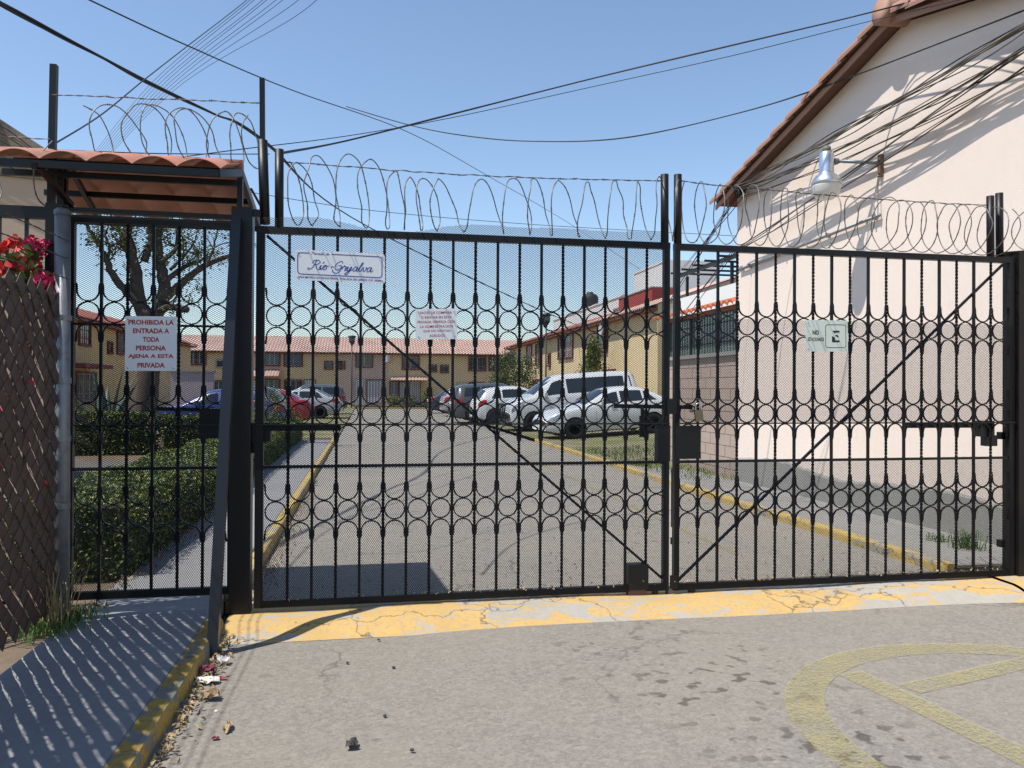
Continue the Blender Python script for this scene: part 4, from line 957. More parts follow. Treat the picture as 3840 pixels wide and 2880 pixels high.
fa.window(q2(150,167), q2(248,248), 'glass', False, 2, 'maroon', 'window', 4); fa.window(q2(30,219), q2(70,259), 'glass', False, 1)
d_ = fa.rect(q2(135,332), q2(203,480)); fa.door(d_[0], d_[1], .15, d_[3], 'whitemetal', 'greydoor'); d_ = fa.rect(q2(219,335), q2(313,468)); fa.door(d_[0], d_[1], .25, d_[3], 'greydoor', 'maroon')
MB().lathe((bu(1452), BY-.3, 4.2), [(0,-.3),(.25,-.3),(.25,.3),(0,.3)], 12).build('gas_tank', K['whitemetal'], r_)
r_, fa = back_house('light yellow terraced house with a tiled door canopy and four windows', 1455, 1715, 'yellowwall')
fa.window(q2(447,184), q2(548,264), 'glass', True, 2); fa.window(q2(622,242), q2(660,278), 'glass', False, 1); fa.window(q2(693,243), q2(735,284), 'glass', False, 1)
d_ = fa.rect(q2(367,347), q2(414,428)); fa.win(*d_, 'glassblue', True, 2, 'maroon', 'window', 5)
d_ = fa.rect(q2(428,345), q2(474,478)); fa.door(d_[0], d_[1], .15, d_[3], 'greydoor', 'maroon'); d_ = fa.rect(q2(490,342), q2(556,486)); fa.door(d_[0], d_[1], .15, d_[3], 'whitemetal', 'maroon')
d_ = fa.rect(q2(370,318), q2(602,338)); corr(MB(), (d_[0], BY-1.0, d_[2]), (d_[1], BY-1.0, d_[2]), (d_[0], BY-.02, d_[3]+.05), (d_[1], BY-.02, d_[3]+.05), .26, .05).build('porch_roof', K['tilepink'], r_)
r_, fa = back_house('light yellow end house with two wide windows beside the side terrace', 1715, 2010, 'yellowwall', 'tilepink')
fa.window(q2(875,187), q2(977,272), 'glass', True, 2, 'maroon', 'window', 5); fa.window(q2(1005,190), q2(1104,272), 'glass', True, 3, 'maroon', 'window', 6, 'whitemetal')
d_ = fa.rect(q2(799,355), q2(856,412)); fa.door(d_[0], d_[1], .15, d_[3], 'whitemetal', 'greydoor')
d_ = fa.rect(q2(878,355), q2(978,405)); fa.win(d_[0], d_[1], .9, d_[3], 'glass', True, 3); d_ = fa.rect(q2(1006,355), q2(1078,405)); fa.win(d_[0], d_[1], .9, d_[3], 'glass', True, 3)
fa.bx(MB(), bu(1768), bu(1776), 1.0, 2.2, .06, .1).build('curtain', K['tealdoor'], r_)
# ---- right row, plane x = 12 (faces the road, -x)
RX = 12.0
def side_house(label, X, sg, y0, y1, wallm, roofm, group, z0=.2, eave=5.22, rise=1.3, dep=7.5):
    root = thing('terraced_house', label, 'house', (X, (y0+y1)/2, z0), group); xi = X-sg*dep
    MB().box((min(X, xi), y0, -.05), (max(X, xi), y1, eave)).build('wall', K[wallm], root)
    b = MB(); e = X+sg*.5; m_ = X-sg*dep/2
    corr(b, (e, y0-.05, eave-.16), (e, y1+.05, eave-.16), (m_, y0-.05, eave+rise), (m_, y1+.05, eave+rise), .26, .07)
    corr(b, (xi-sg*.4, y0-.05, eave-.16), (xi-sg*.4, y1+.05, eave-.16), (m_, y0-.05, eave+rise), (m_, y1+.05, eave+rise), .26, .07)
    b.add([(X, y0+.01, eave), (xi, y0+.01, eave), (m_, y0+.01, eave+rise-.05)], [(0, 1, 2)]); b.add([(X, y1-.01, eave), (xi, y1-.01, eave), (m_, y1-.01, eave+rise-.05)], [(0, 1, 2)])
    rf = b.build('roof', K[roofm], root); MB().box((min(X+sg*.45, X+sg*.002), y0, eave-.30), (max(X+sg*.45, X+sg*.002), y1, eave-.2)).build('fascia', K['tiledark'], rf)
    return root, Facade(root, 'x', X, sg)
q4 = lambda x, y: (1900+.583*x, 950+.583*y); q3 = lambda x, y: (1600+.583*x, 1230+.583*y)
gr_ = 'terraced houses along the right of the road'
r_, fa = side_house('yellow house with a tall maroon window behind the conical tree and van', RX, -1, 31.2, 41.5, 'yellowwall', 'tilepink', gr_)
fa.window(q4(592,470), q4(650,622), 'glass', True, 2, 'maroon', 'window', 6); fa.window(q4(640,760), q4(700,800), 'glass', True, 2); fa.window(q4(530,592), q4(552,650), 'glass', False, 1)
MB().lathe(fa.P(38.2, 4.6, .35), [(.3,-.04),(.32,0),(.3,.04),(0,.05)], 16, axis='x').build('satellite_dish', K['whitemetal'], r_)
r_, fa = side_house('yellow house with a barred double window beside the street lamp', RX, -1, 41.5, 52, 'yellowwall', 'tiledark', gr_)
fa.window(q4(338,545), q4(372,670), 'glass', True, 2, 'maroon', 'window', 4); fa.window(q4(380,530), q4(428,662), 'glass', True, 3, 'maroon', 'window', 7, 'whitemetal'); fa.window(q4(272,652), q4(284,718), 'glass', False, 1)
fa.win(42.6, 45.2, 1.2, 2.35, 'glass', True, 3); fa.win(46.6, 49.0, 1.2, 2.35, 'glass', True, 3, 'maroon')
r_, fa = side_house('yellow corner house at the far end of the side terrace', RX, -1, 52, 66, 'yellowwall', 'tiledark', gr_)
fa.window(q4(192,595), q4(213,712), 'glass', True, 2, 'maroon', 'window', 4); fa.window(q4(134,605), q4(163,718), 'glass', True, 2, 'maroon', 'window', 4, 'whitemetal'); fa.window(q4(20,640), q4(52,718), 'glass', True, 2, 'greydoor', 'window', 4)
fa.win(53, 56, .9, 2.2, 'glass', True, 3)
# ---- left row, plane x = -13 (faces the road, +x)
gl_ = 'terraced houses along the left of the road'
r_, fa = side_house('orange-yellow house with a barred window and red awning behind the agave', -13, 1, 31, 45.5, 'orangewall', 'tiledark', gl_, .1, 4.85)
q5 = lambda x, y: (240+.583*x, 1130+.583*y)
fa.window(q5(95,140), q5(160,280), 'glass', True, 2, 'maroon', 'window', 5, 'black'); fa.win(38.5, 41, .9, 2.2, 'glass', True, 3)
fa.bx(MB(), 36.8, 40.5, 2.45, 2.62, .0, 1.0).build('awning', mat('wine_red_awning', (.22,.03,.06,1), .1, 2, .7), r_); fa.window(q5(280,268), q5(303,330), 'glass', True, 1, 'maroon', 'window', 4, 'black')
r_, fa = side_house('ochre house beyond the agave with its eave descending', -13, 1, 45.5, 62, 'tanwall', 'tiledark', gl_, .1, 4.85)
fa.window(q5(340,185), q5(383,335), 'glass', True, 2); fa.win(50, 52, .9, 2.2)
lw = thing('garden_wall', 'lilac-grey rendered wall behind the blue car', 'wall', (-6.5, 33, 0))
a_, c_ = PY(640, 1395, 33.0), PY(800, 1395, 33.0); MB().box((a_.x, 33, -.02), (c_.x, 33.3, a_.z)).build('wall_body', K['lilac'], lw); MB().box((a_.x-.05, 32.95, a_.z+.001), (c_.x+.05, 33.35, a_.z+.06)).build('coping', K['concrete'], lw)

# ---- white upper storeys behind the right row
wh = thing('white_house', 'white flat-roofed house with black water tank behind the yellow terrace', 'house', (16, 42, 0))
a_ = PX(2060, 1180, 19.6)
WZ = PX(2280, 1130, 19.6).z; _y0, _y1 = PX(2335, 1130, 19.6).y, PX(2075, 1190, 19.6).y
MB().box((19.6, _y0, -.05), (26, _y1, WZ)).build('wall', K['whitewall'], wh); MB().box((19.5, _y1, -.05), (26, _y1+9, WZ-1.2)).build('rear_wing', K['whitewall'], wh); MB().box((19.52, _y0, WZ), (26, _y1, WZ+.12)).build('parapet', K['whitewall'], wh)
tk = PX(2213, 1100, 20.4)
MB().lathe((20.4, tk.y, WZ+.12), [(0,0),(.75,0),(.78,.3),(.75,.6),(.78,.9),(.75,1.2),(.55,1.4),(.3,1.5),(.3,1.62),(0,1.65)], 24).build('water_tank', K['tank'], wh, True)
fw_ = Facade(wh, 'x', 19.55, -1); fw_.win(_y0+.6, _y0+1.9, WZ-1.5, WZ-.9, 'glass', False, 1, 'greydoor')
rd = thing('red_wall_block', 'dark red rooftop wall beside the white house', 'building', (17, 33, 0))
a_, c_ = PX(2320, 1123, 17.5), PX(2445, 1123, 17.5); MB().box((17.5, min(a_.y, c_.y), -.05), (19, max(a_.y, c_.y), a_.z)).build('wall', K['redwall'], rd); MB().box((17.45, min(a_.y, c_.y), a_.z), (19.05, max(a_.y, c_.y), a_.z+.08)).build('coping', K['concrete'], rd)
wt = thing('white_tower', 'tall white rooftop block next to the pergola', 'building', (18, 30, 0))
a_, c_ = PX(2378, 1030, 19.2), PX(2470, 1030, 19.2); MB().box((19.2, c_.y-1.2, -.05), (23, a_.y, a_.z)).build('wall', K['whitewall'], wt)
MB().box((19.15, c_.y-1.2, a_.z), (23, a_.y+.03, a_.z+.12)).build('parapet', K['whitewall'], wt)
wp = thing('white_house', 'white house with a roof terrace under the black steel pergola', 'house', (12, 23, 0))
MB().box((11.2, 19.6, -.05), (17, 27.6, 4.15)).build('wall', K['whitewall'], wp)
MB().box((11.2, 19.6, 4.15), (11.4, 27.6, 4.92)).box((11.4, 19.6, 4.15), (17, 19.8, 4.92)).build('parapet', K['whitewall'], wp)
MB().box((13, 22.6, 4.15), (15.5, 24.3, 5.55)).build('stair_block', K['whitewall'], wp); Facade(wp, 'x', 13, -1).win(23.0, 23.7, 4.5, 5.3, 'glassblue', False, 1, 'greydoor')
pg = thing('pergola', 'black steel pergola on the white roof terrace', 'pergola', (12, 23, 4.15))
for yy in (19.9, 23.6, 27.2): MB().bar((11.6, yy, 4.15), (11.6, yy, 5.78), .09, .09, (0,1,0)).build('post', K['black'], pg); MB().bar((15.6, yy, 4.15), (15.6, yy, 5.78), .09, .09, (0,1,0)).build('post', K['black'], pg)
for xx in (11.4, 15.7): MB().bar((xx, 19.5, 5.83), (xx, 27.8, 5.83), .08, .14).build('beam', K['black'], pg)
for i in range(9): MB().bar((11.1, 19.7+i*.98, 5.93), (16, 19.7+i*.98, 5.93), .05, .07).build('rafter', K['black'], pg)
# ---- annex: block wall, window band, tiled eave
AX = 6.2
an = thing('block_annex', 'concrete-block annex with a barred window band behind the pink house', 'building', (AX, 14, 0))
MB().box((AX+.02, 12.05, -.05), (10, 15.5, 2.2)).build('core', K['mortar'], an)
bh, bw = .2, .40
for j in range(11):
    z = .02+j*bh
    for i in range(10):
        y0 = 12.06+i*bw-(bw/2 if j % 2 else 0); y1 = min(y0+bw, 15.5); y0 = max(y0, 12.06)
        if y1-y0 < .06: continue
        MB().box((AX+random.uniform(-.003,.003), y0+.006, z+.006), (AX+.06, y1-.006, z+bh-.006)).build('block', K['block'], an)
MB().box((AX-.06, 12.05, 2.2), (AX+.3, 15.55, 2.27)).build('sill', K['concrete'], an)
MB().box((AX+.03, 12.08, 2.27), (AX+.05, 15.5, 2.98)).build('window_glass', K['glassgreen'], an)
b = MB()
for i in range(30): b.box((AX, 12.1+i*.116, 2.27), (AX+.012, 12.112+i*.116, 2.98))
for z in (2.45, 2.8): b.box((AX+.013, 12.08, z), (AX+.022, 15.5, z+.012))
b.build('window_grille', K['darkplastic'], an)
for yy in (12.08, 13.2, 14.35, 15.46): MB().box((AX-.01, yy, 2.27), (AX+.06, yy+.05, 2.98)).build('window_mullion', K['darkplastic'], an)
MB().box((AX-.1, 12.05, 2.985), (AX+.2, 15.6, 3.05)).build('eave_board', K['tiledark'], an)
rf = corr(MB(), (AX-.28, 12.0, 3.05), (AX-.28, 15.7, 3.05), (9.5, 12.0, 4.0), (9.5, 15.7, 4.0), .21, .06).build('roof', mat('orange_roof_tile', (.42,.12,.05,1), .3, 6, .8), an)
MB().box((AX+.02, 15.5, -.05), (9.9, 15.6, 3.0)).build('end_wall', K['block'], an)
# ---- pink house with gable
WX = 6.0
ph_ = thing('pink_house', 'pale pink stuccoed gable house with brown tiled roof edge at the right', 'house', (WX, 8.3, 0))
OV = .21; _p, _e = PX(3318, 48, WX-OV-.06), PX(2728, 700, WX-OV-.06)
PKY, PKZ = _p.y, _p.z-.08; sl_ = (_p.z-_e.z)/(_e.y-_p.y); EVZ = PKZ-sl_*(12.02-PKY)
YA, YB = PKY-(12.02-PKY), 12.02
MB().prism([(WX, YA, -.05), (WX, YB, -.05), (WX, YB, EVZ), (WX, PKY, PKZ), (WX, YA, EVZ)], (8, 0, 0)).build('wall', K['stucco'], ph_)
# plinth with a ragged top edge
b = MB(); ys_ = np.linspace(YA, YB-.01, 90); prf = [.50+.05*math.sin(y*1.9)+.03*random.random() for y in ys_]
for y, z in zip(ys_, prf): b.v += [(WX-.022, y, -.02), (WX-.018, y, z-.03), (WX+.001, y, z)]
for i in range(89): b.f += [(3*i, 3*i+3, 3*i+4, 3*i+1), (3*i+1, 3*i+4, 3*i+5, 3*i+2)]
b.m = [0]*len(b.f); b.build('plinth', K['plinth'], ph_)
# plinth foot: sloped concrete fillet
b = MB(); b.prism([(WX-.023, 6.4, .0), (WX-.20, 6.4, .0), (WX-.023, 6.4, .12)], (0, 5.5, 0)).build('fillet', K['concrete'], ph_)
b = MB()
for sg in (1, -1):
    e = PKY+sg*(YB-PKY+.34); ze = PKZ-sl_*(abs(e-PKY))
    b.prism([(WX-OV, PKY, PKZ+.02), (WX-OV, e, ze+.02), (WX-OV, e, ze+.10), (WX-OV, PKY, PKZ+.10)], (8.6, 0, 0))
rf = b.build('roof', mat('dark_brown_soffit', (.14,.075,.05,1), .2, 3, .8), ph_)
for sg in (1, -1):
    Lr = math.hypot(YB-PKY+.36, sl_*(YB-PKY+.36)); n = 11; dv = Vector((0, sg, -sl_)).normalized(); up_ = Vector((0, sg*sl_, 1)).normalized()
    for i in range(n):
        c0 = Vector((WX-OV-.03, PKY, PKZ+.06))+dv*(Lr*i/n-.02); c1 = c0+dv*(Lr/n+.05); tilt = up_*(.022)
        t = MB(); V0 = []
        for c, lift, wd_ in ((c0, 0., .075), (c1, .03, .085)):
            for k in range(9):
                a = R(-20+220*k/8); V0.append(c+up_*(lift+wd_*math.sin(a)*1.05)+Vector((-1, 0, 0))*wd_*math.cos(a)*.9)
            for k in range(9):
                a = R(-20+220*k/8); V0.append(c+up_*(lift+(wd_-.016)*math.sin(a)*1.05)+Vector((-1, 0, 0))*(wd_-.016)*math.cos(a)*.9)
        fs = []
        for k in range(8): fs += [(k, k+1, 18+k+1, 18+k), (9+k+1, 9+k, 27+k, 27+k+1), (k+1, k, 9+k, 9+k+1), (18+k, 18+k+1, 27+k+1, 27+k)]
        t.add(V0, fs); t.build('rake_tile', K['rake'], rf)
MB().box((WX-OV-.01, YA, PKZ), (WX-OV, YA, PKZ))
b = MB()
for sg in (1, -1):
    e = PKY+sg*(YB-PKY+.34); ze = PKZ-sl_*(abs(e-PKY)); b.prism([(WX-OV-.02, PKY, PKZ-.05), (WX-OV-.02, e, ze-.05), (WX-OV-.02, e, ze+.03), (WX-OV-.02, PKY, PKZ+.03)], (.018, 0, 0))
b.build('rake_board', K['rake'], rf)
rc = MB().lathe((WX-OV-.12, PKY, PKZ+.09), [(.0,0),(.15,0),(.15,.02),(.135,.45),(.13,.46),(.15,.46),(.14,.9),(0,.9)], 20, axis='x').build('ridge_tile', K['rake'], rf, True)
# wall lamp on its bracket
wl = thing('wall_lamp', 'aluminium street lamp with milky bowl on a bracket of the pink house', 'lamp', (5.5, 8.5, 4.1))
LX, LY, LZ = 5.45, 8.60, 4.06
MB().lathe((LX, LY, LZ), [(0,.03),(.175,.03),(.18,.05),(.165,.08),(.13,.13),(.09,.16),(.086,.175),(.086,.40),(.07,.425),(0,.425)], 28).build('housing', K['alu'], wl, True)
MB().lathe((LX, LY, LZ), [(0,-.15),(.08,-.147),(.13,-.115),(.155,-.06),(.165,0),(.17,.028),(0,.028)], 28).build('bowl', K['lampglass'], wl, True)
MB().lathe((LX, LY, LZ+.425), [(0,0),(.05,0),(.052,.03),(.048,.06),(0,.065)], 18).build('photocell', mat('olive_photocell', (.13,.13,.09,1), .1, 9, .6), wl, True)
MB().tube([(LX+.09, LY-.01, LZ+.32), (WX-.04, LY-.28, LZ+.24)], .02, 10).tube([(LX+.08, LY, LZ+.32), (LX+.14, LY-.03, LZ+.31)], .036, 10).build('arm', K['galv'], wl, True)
MB().box((WX-.05, LY-.31, LZ+.08), (WX-.002, LY-.26, LZ+.34)).build('bracket', mat('rusty_bracket', (.16,.09,.055,1), .4, 15, .8), wl)
MB().tube(cr([(WX-.06, LY-.285, LZ+.1), (WX-.05, LY-.27, LZ-.1), (WX-.06, LY-.285, LZ-.35), (WX-.05, LY-.28, LZ-.42)], 5), .006, 6).build('supply_wire', K['galv'], wl, True)
cdt = thing('conduit', 'grey cable conduit running up the pink wall to the lamp', 'pipe', (WX-.04, 11.8, 3.5))
A_, B2 = PX(2772, 1012, 5.96), PX(3300, 806, 5.96); MB().tube([A_, B2], .02, 10).build('pipe', K['galv'], cdt, True)
for t in (.1, .4, .7, .97): c = A_.lerp(B2, t); MB().box((WX-.07, c.y-.012, c.z-.03), (WX-.002, c.y+.012, c.z+.03)).build('clip', K['galv'], cdt)
# ---- old tan building at the far left
ob = thing('old_building', 'tan plastered building with weathered sloping parapet at the left edge', 'building', (-4, 10, 0))
OY = 13.0
c1, c2, c3 = PY(0, 430, OY), PY(232, 590, OY), PY(278, 640, OY)
rx_ = c3.x
zt2 = PY(270, 620, OY).z
zs_ = PY(200, 640, OY).z
MB().prism([(rx_, OY, -.05), (-9, OY, -.05), (-9, OY, zs_+.1), (rx_, OY, zs_-.18)], (-5, 3, 0)).build('wall', K['oldtan'], ob)
zA = PY(0, 440, OY).z; slp = (zA-zt2)/(rx_-c1.x)
MB().prism([(rx_+.03, OY-.04, zs_-.179), (-9, OY-.04, zs_+.101), (-9, OY-.04, zA+slp*(-(-9)+c1.x)), (rx_-.05, OY-.04, zt2)], (-5, 3, 0)).build('parapet', K['oldgrey'], ob)
for i in range(4):
    x = c1.x-.15-.42*i; z = zA+slp*(c1.x-x)+.0; MB().tube([(x, OY-.12, z), (x-.3, OY+.5, z+.02)], .09, 14).build('roof_tile', K['rake'], ob, True)

# ================================================================ STREET LAMPS
def street_lamp(label, px, base_py, top_py, y):
    x = PY(px, 1450, y).x; zt = PY(px, top_py, y).z; r = thing('street_lamp', label, 'street lamp', (x, y, .1), 'lamp posts inside the estate')
    MB().tube([(x, y, .0), (x, y, .5), (x, y, zt-.75)], [.07, .055, .04], 10).build('pole', K['darkplastic'], r, True)
    MB().lathe((x, y, zt-.8), [(0,0),(.06,0),(.09,.1),(.22,.3),(.24,.34),(0,.34)], 16).build('cup', K['darkplastic'], r, True)
    MB().lathe((x, y, zt-.46), [(0,0),(.22,0),(.25,.2),(.2,.32),(0,.33)], 16).build('globe', K['glassblue'], r, True)
    MB().lathe((x, y, zt-.13), [(0,0),(.34,0),(.3,.06),(.12,.13),(0,.14)], 16).build('cap', K['darkplastic'], r, True)
street_lamp('dark lamp post before the pale pink house at the road end', 1319, 1510, 1258, 61.5)
street_lamp('dark lamp post before the yellow side terrace', 2047, 1420, 1175, 44.0)

# ================================================================ CABLES
def cable(label, pts, r=.006, m='cable', group='overhead cables', n=10, strands=1, spread=.02, seed=1):
    rnd = random.Random(seed); P = cr(pts, n); root = thing('cable', label, 'cable', P[0], group); b = None
    for k in range(strands):
        o = Vector((rnd.uniform(-1,1), rnd.uniform(-1,1), rnd.uniform(-1,1)))*spread if strands > 1 else Vector(); b = MB()
        b.tube([p+o*(.6+.4*math.sin(i*.35+k)) for i, p in enumerate(P)], r*(1 if k % 3 else 1.2), 5, cap=False).build('strand', K[m if k % 4 else 'cable'], root, True)
    return root
D = PD
cable('thick bundle of black cables from the top left corner down past the gate post', [D(-250,-110,6), D(0,12,7), D(300,170,8.2), D(540,300,9.5), D(800,425,11.5), D(1000,535,13.5), D(1380,850,22), D(2000,1150,40), D(2230,1245,48)], .009, 'cable', strands=5, spread=.035)
cable('single thin cable from the top crossing down to the right behind the gate', [D(250,-40,8), D(335,0,8.5), D(700,170,10), D(1100,340,13), D(1540,500,19), D(1830,660,26), D(2130,835,36), D(2400,1010,52)], .008)
cable('single cable from the top centre down to the left tall post', [D(990,-70,15), D(925,0,14), D(700,175,11), D(540,300,9), D(380,430,7.5), D(195,545,5.9)], .006)
for k, (x0, y0) in enumerate(((938,0), (953,0), (985,0), (1000,0), (1035,0), (1060,0), (1100,15), (1110,60))):
    pos_ = ('first', 'second', 'third', 'fourth', 'fifth', 'sixth', 'seventh', 'lowest')[k]
    cable('%s from the left of the eight thin parallel wires in the sky' % pos_, [D(x0+120, y0-130, 26), D(x0, y0, 30), D(640-14*(8-k)+30, 330+(k-4)*2, 42), D(330+k*7, 600+k*2, 62), D(250+k*7, 680, 75)], .009, 'cable', 'thin parallel overhead wires')
cable('black cable from the pink house ridge sagging across to the left gate post', [PX(3900,-130,5.62), PX(3310,35,5.62), D(2740,172,9.2), D(2200,300,9.6), D(1700,428,9.0), D(1300,528,7.6), D(1060,575,6.0)], .0075, strands=2, spread=.012)
cable('thin cable just below the ridge cable', [PX(3900,-70,5.62), PX(3300,70,5.62), D(2740,210,9.2), D(2200,330,10), D(1700,440,9.6), D(1300,510,8.6), D(900,560,7.0), D(560,605,6.8)], .004)
cable('sagging cable from the pink house to the middle of the sky', [PX(4000,-30,5.75), PX(3840,40,5.75), PX(3080,330,5.75), D(2740,432,10.8), D(2340,518,11), D(2000,530,11.5), D(1750,510,12), D(1540,470,13), D(1300,400,15)], .0065, strands=2, spread=.012)
cable('thin level wire behind the canopy posts', [D(205,562,7.5), D(600,576,8.5), D(1010,578,9.5)], .005)
cable('faint thin wire from the gate post to the pink house corner', [D(930,720,9), D(1400,790,10.5), D(2000,842,11.8), D(2760,885,12.3)], .0035)
for k, (a, c) in enumerate((((2770,715), (2480,1180)), ((2780,720), (2520,1130)), ((2790,725), (2560,1010)), ((2760,925), (2520,1230)), ((2765,935), (2560,1210)))):
    cable('%s of five cables fanning down from the pink house corner behind it' % ('longest', 'second', 'third', 'fourth', 'lowest')[k], [PX(*a, 5.86), D((a[0]+c[0])/2-15, (a[1]+c[1])/2+18, 15), D(*c, 24)], .006, 'cable', 'cables behind the pink house corner', strands=2, spread=.03, seed=k)
# bundles across the pink wall
def wallcable(label, a, c, sagz, strands, spread, off, seed, m='cableg'):
    A, B_ = PX(*a, WX-off), PX(*c, WX-off); pts = []
    for i in range(9):
        t = i/8; p = A.lerp(B_, t); p.z -= sagz*4*t*(1-t); pts.append(p)
    cable(label, pts, .0058, m, 'cables strung across the pink wall', 6, strands, spread, seed)
gw = 'of cables strung across the pink wall'
wallcable('upper dense bundle '+gw, (2785,690), (3900,62), .05, 8, .06, .22, 1)
wallcable('second bundle '+gw, (2785,705), (3900,150), .12, 5, .045, .20, 2)
wallcable('third loose pair '+gw, (2790,735), (3900,235), .10, 2, .03, .14, 3)
wallcable('steep lower bundle '+gw, (2775,925), (3900,130), .04, 7, .04, .18, 4)
wallcable('lowest thin pair '+gw, (2775,940), (3900,215), .05, 3, .03, .14, 5)
jb = thing('cable_knot', 'tangle of black cable ends under the eave corner of the pink house', 'cables', PX(2775, 705, 5.84)); b = MB(); c = PX(2772, 705, 5.80)
for i in range(12): b.tube(cr([c+Vector((random.uniform(-.06,.06), random.uniform(-.12,.12), random.uniform(-.14,.10))) for _ in range(5)], 5), .007, 5)
b.build('loops', K['cable'], jb, True); MB().cbox(c+Vector((.05,0,-.02)), (.08,.10,.14)).build('clamp', K['cable'], jb)
for k in range(6):
    A = PY(0, 470+k*28, OY-.12); B_ = PY(250, 620+k*9, OY-.12); cable('%s of six cables slung along the old tan building' % ('topmost', 'second', 'third', 'fourth', 'fifth', 'lowest')[k], [A+Vector((-1.2,0,.6)), A, A.lerp(B_, .5)-Vector((0,0,.05)), B_], .007, 'cable', 'cables on the old building')

# ================================================================ CARS
def interp(pts, x):
    if x <= pts[0][0]: return pts[0][1]
    for (a, c), (d, e) in zip(pts, pts[1:]):
        if x <= d:
            t = (x-a)/(d-a); return c+(e-c)*t
    return pts[-1][1]
def smooth_prof(pts, n=6):
    P = cr([(p[0], p[1], 0) for p in pts], n); return [(p.x, p.y) for p in P]
def car(label, cat, loc, rz, col, sp, tilt=0, name='parked_car', group='cars parked inside the estate'):
    """front at x=0, rear at x=L, centred on y"""
    L, Wd, wr = sp['L'], sp['W'], sp['wr']; wx = sp['wx']; cl = .20
    top = smooth_prof(sp['top'], 5); belt = smooth_prof(sp['belt'], 5)
    root = thing(name, label, cat, loc, group, rz); root.rotation_euler = (0, tilt, rz); ORG[root.name] = Vector()
    def wid(x):
        e = min(x, L-x); return Wd/2*(.80+.20*(1-(1-min(1, e/.55))**2.2))
    def low(x):
        z = cl+max(0, (.35-x))*.25+max(0, (x-L+.4))*.3
        for w_ in wx:
            d = abs(x-w_); ra = wr+.055
            if d < ra: z = max(z, wr+math.sqrt(ra*ra-d*d)-.02)
        return z
    def sec(x):
        w = wid(x); T = interp(top, x); B = min(interp(belt, x), T-.02); zb = low(x); g = max(0, T-B-.03)
        zm = max(zb+.02, (cl+B)/2+.05)
        return [(w*.94 if zb < cl+.1 else w, zb), (w, zb+(zm-zb)*.35), (w*1.0, zm), (w*.985, B-.05 if B-.05 > zm else zm+.01), (w*.955, B), (w*.93-.34*g, B+max(.012, .86*g)), (w*.86-.42*g, B+max(.018, .97*g)+.004), (w*.45, T), (0, T+.012)]
    def S_(x, v, off=0):
        s = sec(x); i = min(int(v), 7); t = v-i; y = s[i][0]+(s[i+1][0]-s[i][0])*t; z = s[i][1]+(s[i+1][1]-s[i][1])*t
        if off:
            dy, dz = s[i+1][0]-s[i][0], s[i+1][1]-s[i][1]; n = math.hypot(dy, dz) or 1; y += dz/n*off; z -= dy/n*off
        return y, z
    xs = sorted(set([.0, .02, .06, .12, .2, .3]+[L-e for e in (0, .02, .06, .12, .2, .3)]+list(np.linspace(.3, L-.3, 44))+[w_+s_*(wr+.055)*c for w_ in wx for s_ in (-1, 1) for c in (1, .99, .93, .8, .6, .3)]))
    b = MB(); n = 9
    for x in xs:
        s = sec(x); e = min(x, L-x); k = 1-(.0 if e > .3 else .12*(1-e/.3)**2)
        row = [(x, y, z if q < 3 else sec(x)[2][1]+(z-sec(x)[2][1])*k) for q, (y, z) in enumerate(s)]
        b.v += row+[(p[0], -p[1], p[2]) for p in reversed(row[:-1])]
    m = 2*n-1
    for i in range(len(xs)-1):
        for q in range(m-1): b.f.append((i*m+q, i*m+q+1, (i+1)*m+q+1, (i+1)*m+q))
    b.f.append(tuple(range(m))); e = (len(xs)-1)*m; b.f.append(tuple(e+q for q in reversed(range(m)))); b.m = [0]*len(b.f)
    body = b.build('body', col, root, True)
    MB().box((.25, -Wd/2*.8, .16), (L-.25, Wd/2*.8, .55)).build('underbody', K['darkplastic'], root)
    def patch(nm, xa, xb, va, vb, m_, off=.006, par=root, nx=6, nv=3, sides=(1, -1), slope=None):
        for sd in sides:
            p = MB()
            for i in range(nx+1):
                for j in range(nv+1):
                    t = j/nv; x = xa+(xb-xa)*i/nx
                    if slope: x += (slope[0]*(1-i/nx)+slope[1]*(i/nx))*t
                    y, z = S_(x, va+(vb-va)*t, off); p.v.append((x, sd*y, z))
            for i in range(nx):
                for j in range(nv): a = i*(nv+1)+j; p.f.append((a, a+1, a+nv+2, a+nv+1)); p.m.append(0)
            p.build(nm, m_, par, True)
    for xa, xb, s0, s1 in sp['side']: patch('side_window', xa, xb, 4.12, 4.93, K['carglass'], .007, root, 6, 3, (1, -1), (s0, s1))
    def screen(nm, xa, xb):
        p = MB(); nx, ny = 6, 8
        for i in range(nx+1):
            x = xa+(xb-xa)*i/nx; y5, z5 = S_(x, 5.9); T = interp(top, x)
            for j in range(ny+1):
                u = -1+2*j/ny; y = y5*u*.97; z = z5+(T+.012-z5)*(1-abs(u)**2.2); p.v.append((x+(-.006 if xa < L/2 else .006), y, z+.008))
        for i in range(nx):
            for j in range(ny): a = i*(ny+1)+j; p.f.append((a, a+1, a+ny+2, a+ny+1)); p.m.append(0)
        p.build(nm, K['carglass'], root, True)
    screen('windscreen', *sp['ws']); screen('rear_window', *sp['rs'])
    patch('headlight', .05, .48, 2.45, 3.3, K['chrome'], .007); patch('tail_light', L-.42, L-.06, 2.55, 3.6, mat('tail_light_red', (.42,.02,.02,1), .1, 5, .25), .007)
    MB().box((-.012, -Wd*.22, .42), (.05, Wd*.22, .60)).build('grille', K['darkplastic'], root)
    MB().box((-.02, -.26, .36), (-.005, .26, .47)).build('number_plate', K['white'], root); MB().box((L+.002, -.26, sp.get('pz', .75)), (L+.016, .26, sp.get('pz', .75)+.11)).build('number_plate', K['white'], root)
